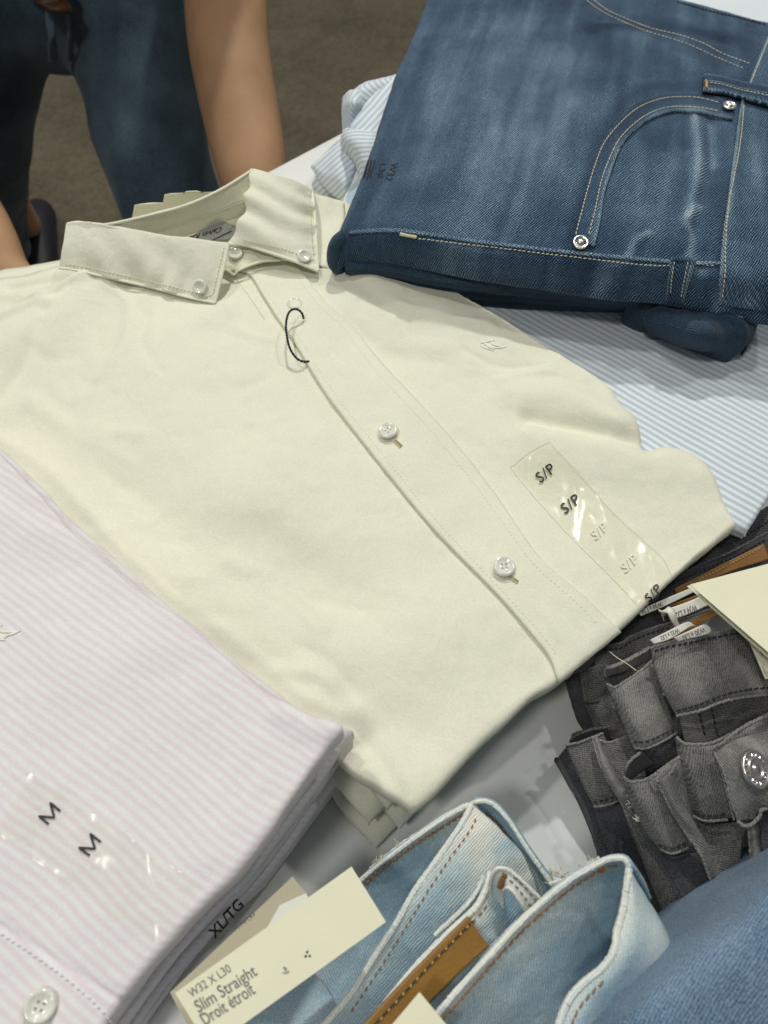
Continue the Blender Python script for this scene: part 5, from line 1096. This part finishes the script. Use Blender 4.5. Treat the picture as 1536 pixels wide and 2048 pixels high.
for i in range(0, 44):
    b0 = len(V)
    for j in range(8):
        th_ = 2 * math.pi * j / 8; V.append(P_[i] + Vector((math.cos(th_), math.sin(th_), 0)) * .00055 - N_[i] * 0)
    Fc.append(list(range(b0, b0 + 8)))
mesh('needle_holes', V, Fc, M['ink'], lp, smooth=False)
lf = thing('folded_jeans', 'bleached pale jeans at the front of the bottom pile, waistband gaping open', 'jeans', tuple(W(1150, 1900, .08)), 'folded bleached jeans')
FR = [[(820, 2085, .110), (866, 2036, .111), (920, 1975, .112), (982, 1908, .113), (1030, 1855, .114), (1082, 1806, .114), (1132, 1765, .115), (1182, 1735, .116), (1218, 1718, .117), (1248, 1718, .117), (1258, 1738, .116)],
      [(880, 2120, .092), (950, 2050, .096), (1010, 1990, .098), (1060, 1935, .100), (1105, 1885, .100), (1145, 1840, .101), (1182, 1800, .102), (1215, 1770, .104), (1240, 1750, .106), (1262, 1745, .108), (1280, 1760, .108)],
      [(950, 2200, .072), (1040, 2120, .076), (1100, 2060, .078), (1150, 2000, .080), (1190, 1950, .080), (1220, 1900, .082), (1245, 1850, .084), (1265, 1810, .088), (1280, 1790, .09), (1290, 1790, .09), (1300, 1800, .09)]]
f_ = jean_panel('back_waistband', FR, M['light'], lf, noise=LN, nu=130, nv=60, hemr=.0024, rope=.12, fade=[([(866, 2036, .11), (1030, 1855, .11), (1182, 1735, .11)], .005, .35), ([(1240, 1740, .11), (1225, 1850, .1), (1190, 1950, .09)], .010, -.45), ([(1100, 1960, .1), (1000, 2020, .1)], .03, -.12)], uvdir=((1182, 1735, .11), (1400, 1752, .11)))
stitches('waistband_stitching', bv(f_), [(882, 2040), (932, 1984), (992, 1916), (1042, 1862), (1090, 1818), (1140, 1776), (1188, 1746), (1222, 1731), (1242, 1732)], M['thread_rust'], lf, pitch=.0032, length=.0029, r=.00045, tilt=.2, zdef=.11)
stitches('bartack', bv(f_), [(1196, 1724), (1202, 1742)], M['thread_rust'], lf, pitch=.0008, length=.001, r=.0007, tilt=1, zdef=.11)
hem('frayed_back_edge', [(1100, 1768, .100), (1140, 1756, .104), (1170, 1734, .108), (1200, 1716, .110)], .0016, M['light'], lf, rope=.35, pitch=.004)
hem('frayed_side_edge', [(1096, 1752, .060), (1104, 1744, .062), (1120, 1752, .064), (1128, 1750, .064)], .0016, M['light'], lj, rope=.4, pitch=.003)
GRr = [[(1258, 1736, .124), (1252, 1780, .123), (1246, 1820, .122), (1234, 1862, .121), (1228, 1900, .121), (1205, 1935, .120), (1165, 1968, .120), (1135, 2005, .120), (1110, 2070, .120)],
       [(1268, 1750, .122), (1272, 1795, .122), (1276, 1840, .121), (1272, 1880, .120), (1264, 1915, .119), (1240, 1950, .118), (1205, 1985, .118), (1180, 2020, .118), (1150, 2090, .118)],
       [(1295, 1800, .108), (1312, 1835, .108), (1325, 1865, .108), (1332, 1895, .107), (1325, 1925, .106), (1300, 1960, .106), (1265, 2000, .106), (1230, 2040, .106), (1190, 2110, .106)],
       [(1306, 1822, .092), (1326, 1852, .090), (1340, 1880, .088), (1349, 1908, .086), (1345, 1935, .085), (1330, 1970, .084), (1300, 2020, .084), (1270, 2070, .084), (1230, 2140, .084)]]
g_ = jean_panel('front_waistband', GRr, M['light'], lf, noise=LN, nu=110, nv=60, hemr=.0027, rope=.12, fade=[([(1258, 1736, .12), (1236, 1862, .12), (1205, 1935, .12), (1110, 2060, .12)], .004, .45), ([(1290, 1830, .11), (1320, 1900, .11)], .01, .3), ([(1260, 1940, .11), (1220, 2010, .11)], .008, -.3)], uvdir=((1182, 1735, .11), (1400, 1732, .11)))
stitches('front_stitching', bv(g_), [(1208, 1960), (1178, 1990), (1155, 2020), (1138, 2060)], M['thread_rust'], lf, pitch=.0034, length=.0028, r=.00035, zdef=.11)
# frayed threads
rn = random.Random(4)
def fray(parent, spots, n, L, mat, name='frayed_threads'):
    V = []; Fc = []
    for i in range(n):
        s_ = spots[rn.randrange(len(spots))]; p = W(s_[0] + rn.uniform(-6, 6), s_[1] + rn.uniform(-4, 4), s_[2])
        pts = [p]; d = Vector((rn.uniform(-1, 1), rn.uniform(-.3, 1), rn.uniform(-.1, .7))).normalized()
        for k in range(5):
            d = (d + Vector((rn.uniform(-.5, .5), rn.uniform(-.5, .5), rn.uniform(-.6, .2)))).normalized(); pts.append(pts[-1] + d * L / 5 * rn.uniform(.5, 1.2))
        t = tube('tmp', catmull([tuple(x) for x in pts], 10), .00016, mat, None, seg=4)
        b0 = len(V); V += [v.co.copy() for v in t.data.vertices]; Fc += [[i_ + b0 for i_ in pp.vertices] for pp in t.data.polygons]; bpy.data.objects.remove(t)
    return mesh(name, V, Fc, mat, parent)
fray(lf, [(1110, 1764, .1), (1140, 1756, .104), (1160, 1740, .106), (1180, 1728, .108)], 24, .0045, M['thread_white'])
fray(lj, [(1098, 1750, .064), (1110, 1746, .064), (1126, 1752, .064)], 22, .005, M['thread_white'])
fray(lj, [(760, 1724, .068), (800, 1690, .07)], 14, .004, M['thread_white'])
fray(gm, [(1262, 1610, .05), (1275, 1640, .05), (1262, 1600, .05)], 20, .004, M['paper'])
fray(gd, [(1205, 1715, .02), (1212, 1730, .016)], 10, .005, M['thread_grey'])
# blue denim corner
bc = thing('folded_jeans', 'plain mid blue denim garment filling the bottom right corner', 'jeans', tuple(W(1450, 1950, .12)))
sheet('leg_panel', [[(1700, 1640, .120), (1640, 1690, .123), (1536, 1766, .126), (1500, 1800, .127), (1468, 1832, .127), (1400, 1880, .128), (1330, 1935, .128), (1250, 2000, .128), (1160, 2080, .128)], [(1720, 1680, .130), (1660, 1740, .133), (1560, 1810, .135), (1520, 1840, .136), (1490, 1870, .136), (1430, 1920, .137), (1360, 1975, .137), (1280, 2040, .137), (1200, 2120, .136)],
                    [(1800, 1800, .138), (1740, 1860, .138), (1660, 1920, .14), (1620, 1950, .14), (1580, 1980, .14), (1520, 2040, .14), (1460, 2100, .14), (1400, 2160, .14), (1300, 2240, .14)], [(1900, 2000, .138), (1840, 2060, .138), (1760, 2120, .14), (1720, 2150, .14), (1680, 2180, .14), (1620, 2240, .14), (1560, 2300, .14), (1500, 2360, .14), (1400, 2440, .14)]],
      M['corner'], bc, 120, 90, rnd=.003, rsides='T', skirt=.02, noise=[(.0025, 30, 90)], fade=[([(1536, 1780, .12), (1400, 1895, .12), (1250, 2015, .12)], .006, .15)])

# ------------------------------------------------------------ card tags at the bottom
t2 = thing('hang_tag', 'beige card tag behind the cream one, with small upside-down web address', 'tag', tuple(W(500, 1860, .06)))
bcard = slab('card', [W(585, 1753, .098), W(622, 1798, .098), W(380, 2060, .100), W(340, 1985, .100)], M['card_beige'], t2)
writing('print', 'calvinklein.com', [(507, 1824), (438, 1877), (442, 1885), (511, 1833)], bv(bcard), M['ink'], bcard, off=.0003, zdef=.098)
slab('folded_slip', [W(560, 1810, .099), W(612, 1786, .099), W(618, 1800, .099), W(520, 1880, .099)], M['paper'], t2, .0004)
t1 = thing('hang_tag', 'cream card tag printed W32 X L30 Slim Straight in the foreground', 'tag', tuple(W(560, 1900, .12)))
card = slab('card', [W(703, 1733, .112), W(772, 1844, .112), W(419, 2097, .126), W(350, 1986, .126)], M['card'], t1, .0009)
kt = bv(card)
writing('print', 'W32 X L30', [(383, 1996), (464, 1942), (455, 1927), (374, 1981)], kt, M['inkgrey'], card, off=.0002, bold=.004, zdef=.12)
writing('print', 'Slim Straight', [(398, 2026), (516, 1949), (503, 1928), (386, 2004)], kt, M['inkgrey'], card, off=.0002, bold=.01, zdef=.12)
writing('print', 'Droit étroit', [(411, 2051), (512, 1986), (499, 1964), (398, 2030)], kt, M['inkgrey'], card, off=.0002, bold=.01, zdef=.12)
def blot(x, y, s, seed):
    rr = random.Random(seed); V = []; Fc = []
    for k in range(7):
        cx, cy = x + rr.uniform(-s, s), y + rr.uniform(-s, s); b0 = len(V); rad = rr.uniform(.2, .5) * s
        for j in range(7):
            a = 2 * math.pi * j / 7; V.append(hit(kt, cx + math.cos(a) * rad * rr.uniform(.5, 1.3), cy + math.sin(a) * rad * rr.uniform(.5, 1.3), .0002 + .00002 * k)[0])
        Fc.append(list(range(b0, b0 + 7)))
    mesh('pin_mark', V, Fc, M['inkgrey'] if seed else M['ink'], card, smooth=False)
blot(614, 1909, 6, 0); blot(571, 1942, 6, 1)
t3 = thing('hang_tag', 'small tip of a cream card tag at the bottom edge over the tan patch', 'tag', tuple(W(840, 2020, .12)))
slab('card', [W(839, 1984, .122), W(905, 2064, .122), W(860, 2120, .122), W(770, 2066, .122)], M['card'], t3, .0008)
# clear size film between pink pile and beige tag
xt = thing('size_sticker', 'clear sticker printed XL/TG beside the pink pile, behind the beige tag', 'sticker', tuple(W(460, 1830, .05)))
xf = slab('film', [W(418, 1870, .05), W(540, 1740, .05), W(575, 1770, .05), W(450, 1900, .05)], M['film'], xt, .0002)
writing('size_print', 'XL/TG', [(430, 1878), (488, 1812), (474, 1796), (416, 1862)], bv(xf), M['ink'], xf, off=.0004, bold=.02, zdef=.05)

# ------------------------------------------------------------ person beyond the table
def skin_body(name, joints, edges, mat, parent=None, root=0, lev=2):
    me = bpy.data.meshes.new(name); me.from_pydata([tuple(j[0]) for j in joints], edges, [])
    o = link(name, me, mat, parent, smooth=False)
    s = o.modifiers.new('skin', 'SKIN'); s.use_smooth_shade = True; s.branch_smoothing = .4
    sv = me.skin_vertices[0].data
    for i, j in enumerate(joints):
        r = j[1] if isinstance(j[1], tuple) else (j[1], j[1]); sv[i].radius = r; sv[i].use_root = (i == root)
    ss = o.modifiers.new('sub', 'SUBSURF'); ss.levels = lev; ss.render_levels = lev
    return o
pelv = WD(110, -20, .93)
Lf = Vector((-.80, 1.40, FLOOR + .05)); Rf = Vector((-.34, 1.12, FLOOR + .05))
chest = Vector((pelv.x + .02, pelv.y - .05, pelv.z + .38)); neck = chest + Vector((.02, -.10, .20)); head = neck + Vector((.02, -.07, .16))
J = [(pelv + Vector((0, .05, .05)), (.05, .04)), (pelv + Vector((0, .02, .20)), (.08, .06)), (chest, (.15, .10)), (neck, (.052, .052)), (head + Vector((0, .01, -.02)), (.075, .085)), (head + Vector((0, 0, .07)), (.075, .085)), (head + Vector((0, 0, .11)), (.045, .05)),
     # left arm (image right)
     (chest + Vector((.20, -.02, .08)), .055), (WD(455, -140, .80), .050), (WD(450, 40, .80), .047), (WD(466, 150, .795), .0455), (WD(485, 240, .79), .044), (WD(504, 340, .775), .040), (WD(530, 470, .77), .028), (WD(540, 520, .77), .024),
     # right arm (image left)
     (chest + Vector((-.20, -.02, .08)), .055), (WD(-220, 100, .78), .045), (WD(-140, 330, .74), .040), (WD(-40, 455, .70), .032), (WD(14, 560, .665), .024), (WD(40, 600, .66), .022),
     # legs under the trousers
     (WD(-40, 160, 1.02), .035), (WD(-25, 330, 1.22), .035), (Lf, .03), (WD(280, 160, .97), .035), (WD(340, 420, 1.04), .035), (Rf, .03)]
E = [(0, 1), (1, 2), (2, 3), (3, 4), (4, 5), (5, 6), (2, 7), (7, 8), (8, 9), (9, 10), (10, 11), (11, 12), (12, 13), (13, 14), (2, 15), (15, 16), (16, 17), (17, 18), (18, 19), (19, 20), (0, 21), (21, 22), (22, 23), (0, 24), (24, 25), (25, 26)]
# fingers on both hands, each its own tapering chain
def fingers(J, E, wrist_i, dirv, side):
    w0 = Vector(J[wrist_i][0])
    for k in range(4):
        off = side * (.024 - .016 * k); L = (.075, .082, .078, .062)[k]
        a = w0 + off + dirv * .03; b = a + dirv * L * .5 + Vector((0, 0, -.006)); c_ = b + dirv * L * .35 + Vector((0, 0, -.018)); 
        i0 = len(J); J += [(a, .009), (b, .0085), (c_, .007)]; E += [(wrist_i, i0), (i0, i0 + 1), (i0 + 1, i0 + 2)]
    a = w0 + side * .034 - dirv * .005; b = a + side * .012 + dirv * .035
    i0 = len(J); J += [(a, .011), (b, .008)]; E += [(wrist_i, i0), (i0, i0 + 1)]
fingers(J, E, 14, Vector((.1, .1, -1)).normalized(), Vector((-1, .3, 0)).normalized())
fingers(J, E, 20, Vector((.4, .1, -.9)).normalized(), Vector((1, .3, 0)).normalized())
person = skin_body('person', J, E, M['skin'])
tag(person, 'person in dark jeans leaning over the far table edge with bare forearms', 'person')
# trousers: lofted rings given by silhouette centre, half width and depth
def legtube(name, rings, mat, parent, seg=28):
    V = []; uv = []; P = [WD(r[0], r[1], r[2]) for r in rings]
    C = catmull([(*tuple(p), r[3], r[4]) for p, r in zip(P, rings)], 60)
    s = 0
    for i in range(60):
        p = Vector(C[i][:3]); q0 = Vector(C[max(0, i - 1)][:3]); q1 = Vector(C[min(59, i + 1)][:3]); t = (q1 - q0).normalized()
        if i: s += (p - Vector(C[i - 1][:3])).length
        ax = Vector((1, 0, 0)); ax = (ax - t * ax.dot(t)).normalized(); ay = t.cross(ax)
        for k in range(seg):
            th = 2 * math.pi * k / seg
            wr = 1 + .035 * math.sin(3 * th + i * .25) + .02 * math.sin(5 * th - i * .5) + .018 * math.sin(i * .9 + 2 * th)
            V.append(p + ax * math.cos(th) * C[i][3] * wr + ay * math.sin(th) * C[i][4] * wr); uv.append((k / seg * .5, s))
    Fc = [[i * seg + k, (i + 1) * seg + k, (i + 1) * seg + (k + 1) % seg, i * seg + (k + 1) % seg] for i in range(59) for k in range(seg)]
    Fc += [list(range(seg)), list(range(59 * seg, 60 * seg))[::-1]]
    return V, Fc, uv
V1, F1, u1 = legtube('l', [(290, -170, .93, .115, .10), (285, -40, .93, .105, .10), (268, 60, .94, .088, .09), (290, 190, .96, .076, .082), (318, 330, .99, .070, .075), (345, 430, 1.03, .066, .07), (372, 560, 1.14, .062, .066), (390, 640, 1.30, .062, .066)], None, None)
V2, F2, u2 = legtube('l', [(-50, -170, .93, .115, .10), (-48, -40, .93, .105, .10), (-30, 60, .96, .082, .09), (-22, 190, 1.05, .066, .08), (-22, 330, 1.20, .058, .07), (-12, 430, 1.45, .060, .065), (0, 500, 1.62, .058, .06)], None, None)
hp = [(118, -260, 1.0, .16, .11), (118, -140, .97, .17, .115), (116, -20, .945, .165, .11), (110, 60, .94, .11, .085), (106, 104, .94, .06, .05), (105, 124, .94, .03, .03)]
V3, F3, u3 = legtube('h', hp, None, None)
n1, n2 = len(V1), len(V1) + len(V2)
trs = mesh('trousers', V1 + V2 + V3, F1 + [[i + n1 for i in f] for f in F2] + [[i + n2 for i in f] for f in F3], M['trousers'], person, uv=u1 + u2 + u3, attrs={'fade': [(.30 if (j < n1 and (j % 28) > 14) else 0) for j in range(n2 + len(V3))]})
rm = trs.modifiers.new('merge', 'REMESH'); rm.mode = 'VOXEL'; rm.voxel_size = .007; rm.use_smooth_shade = True
sm_ = trs.modifiers.new('soft', 'SMOOTH'); sm_.iterations = 8; sm_.factor = .7
flyp = path([Vector(WD(98, -30, .85)), Vector(WD(100, 30, .855)), Vector(WD(104, 80, .87)), Vector(WD(106, 120, .905))], 40)
tube('fly_seam', flyp, .006, M['trousers'], person, seg=10, flat=.6)
tube('fly_seam', flyp + np.array([.02, 0, 0]), .003, M['trousers'], person, seg=8, flat=.6)
tube('belt_end', path([Vector(WD(60, -50, .84)), Vector(WD(100, -18, .83)), Vector(WD(112, 4, .835)), Vector(WD(128, 6, .84))], 30), .02, M['belt'], person, seg=12, flat=.4)
for fx in (Lf, Rf):
    nm = skin_body('shoe', [(fx + Vector((.0, .10, -.01)), (.038, .04)), (fx + Vector((.01, .02, 0)), (.045, .045)), (fx + Vector((.03, -.08, -.015)), (.048, .035)), (fx + Vector((.05, -.16, -.025)), (.04, .025))], [(0, 1), (1, 2), (2, 3)], M['shoe'], person)
skin_body('shirt', [(pelv + Vector((0, 0, .10)), (.155, .12)), (pelv + Vector((0, -.02, .22)), (.15, .11)), (chest, (.175, .125)), (chest + Vector((.01, -.05, .10)), (.10, .09)), (chest + Vector((.21, -.02, .07)), .075), (WD(440, -200, .82), .07), (chest + Vector((-.21, -.02, .07)), .075), (WD(-260, 20, .80), .065)],
          [(0, 1), (1, 2), (2, 3), (3, 4), (4, 5), (3, 6), (6, 7)], M['tee'], person)
skin_body('hair', [(head + Vector((0, .05, .0)), (.08, .06)), (head + Vector((0, .03, .09)), (.088, .08)), (head + Vector((0, -.02, .12)), (.07, .06))], [(0, 1), (1, 2)], M['hair'], person)
for s_ in (-1, 1): lathe('eye', [(.004, -.002), (.011, 0), (.008, .006), (.0001, .008)], M['eye'], person, head + Vector((.03 * s_, -.082, .02)), (0, -1, -.2), 14)
skin_body('nose', [(head + Vector((0, -.085, .02)), .008), (head + Vector((0, -.105, -.01)), .012)], [(0, 1)], M['skin'], person, lev=1)
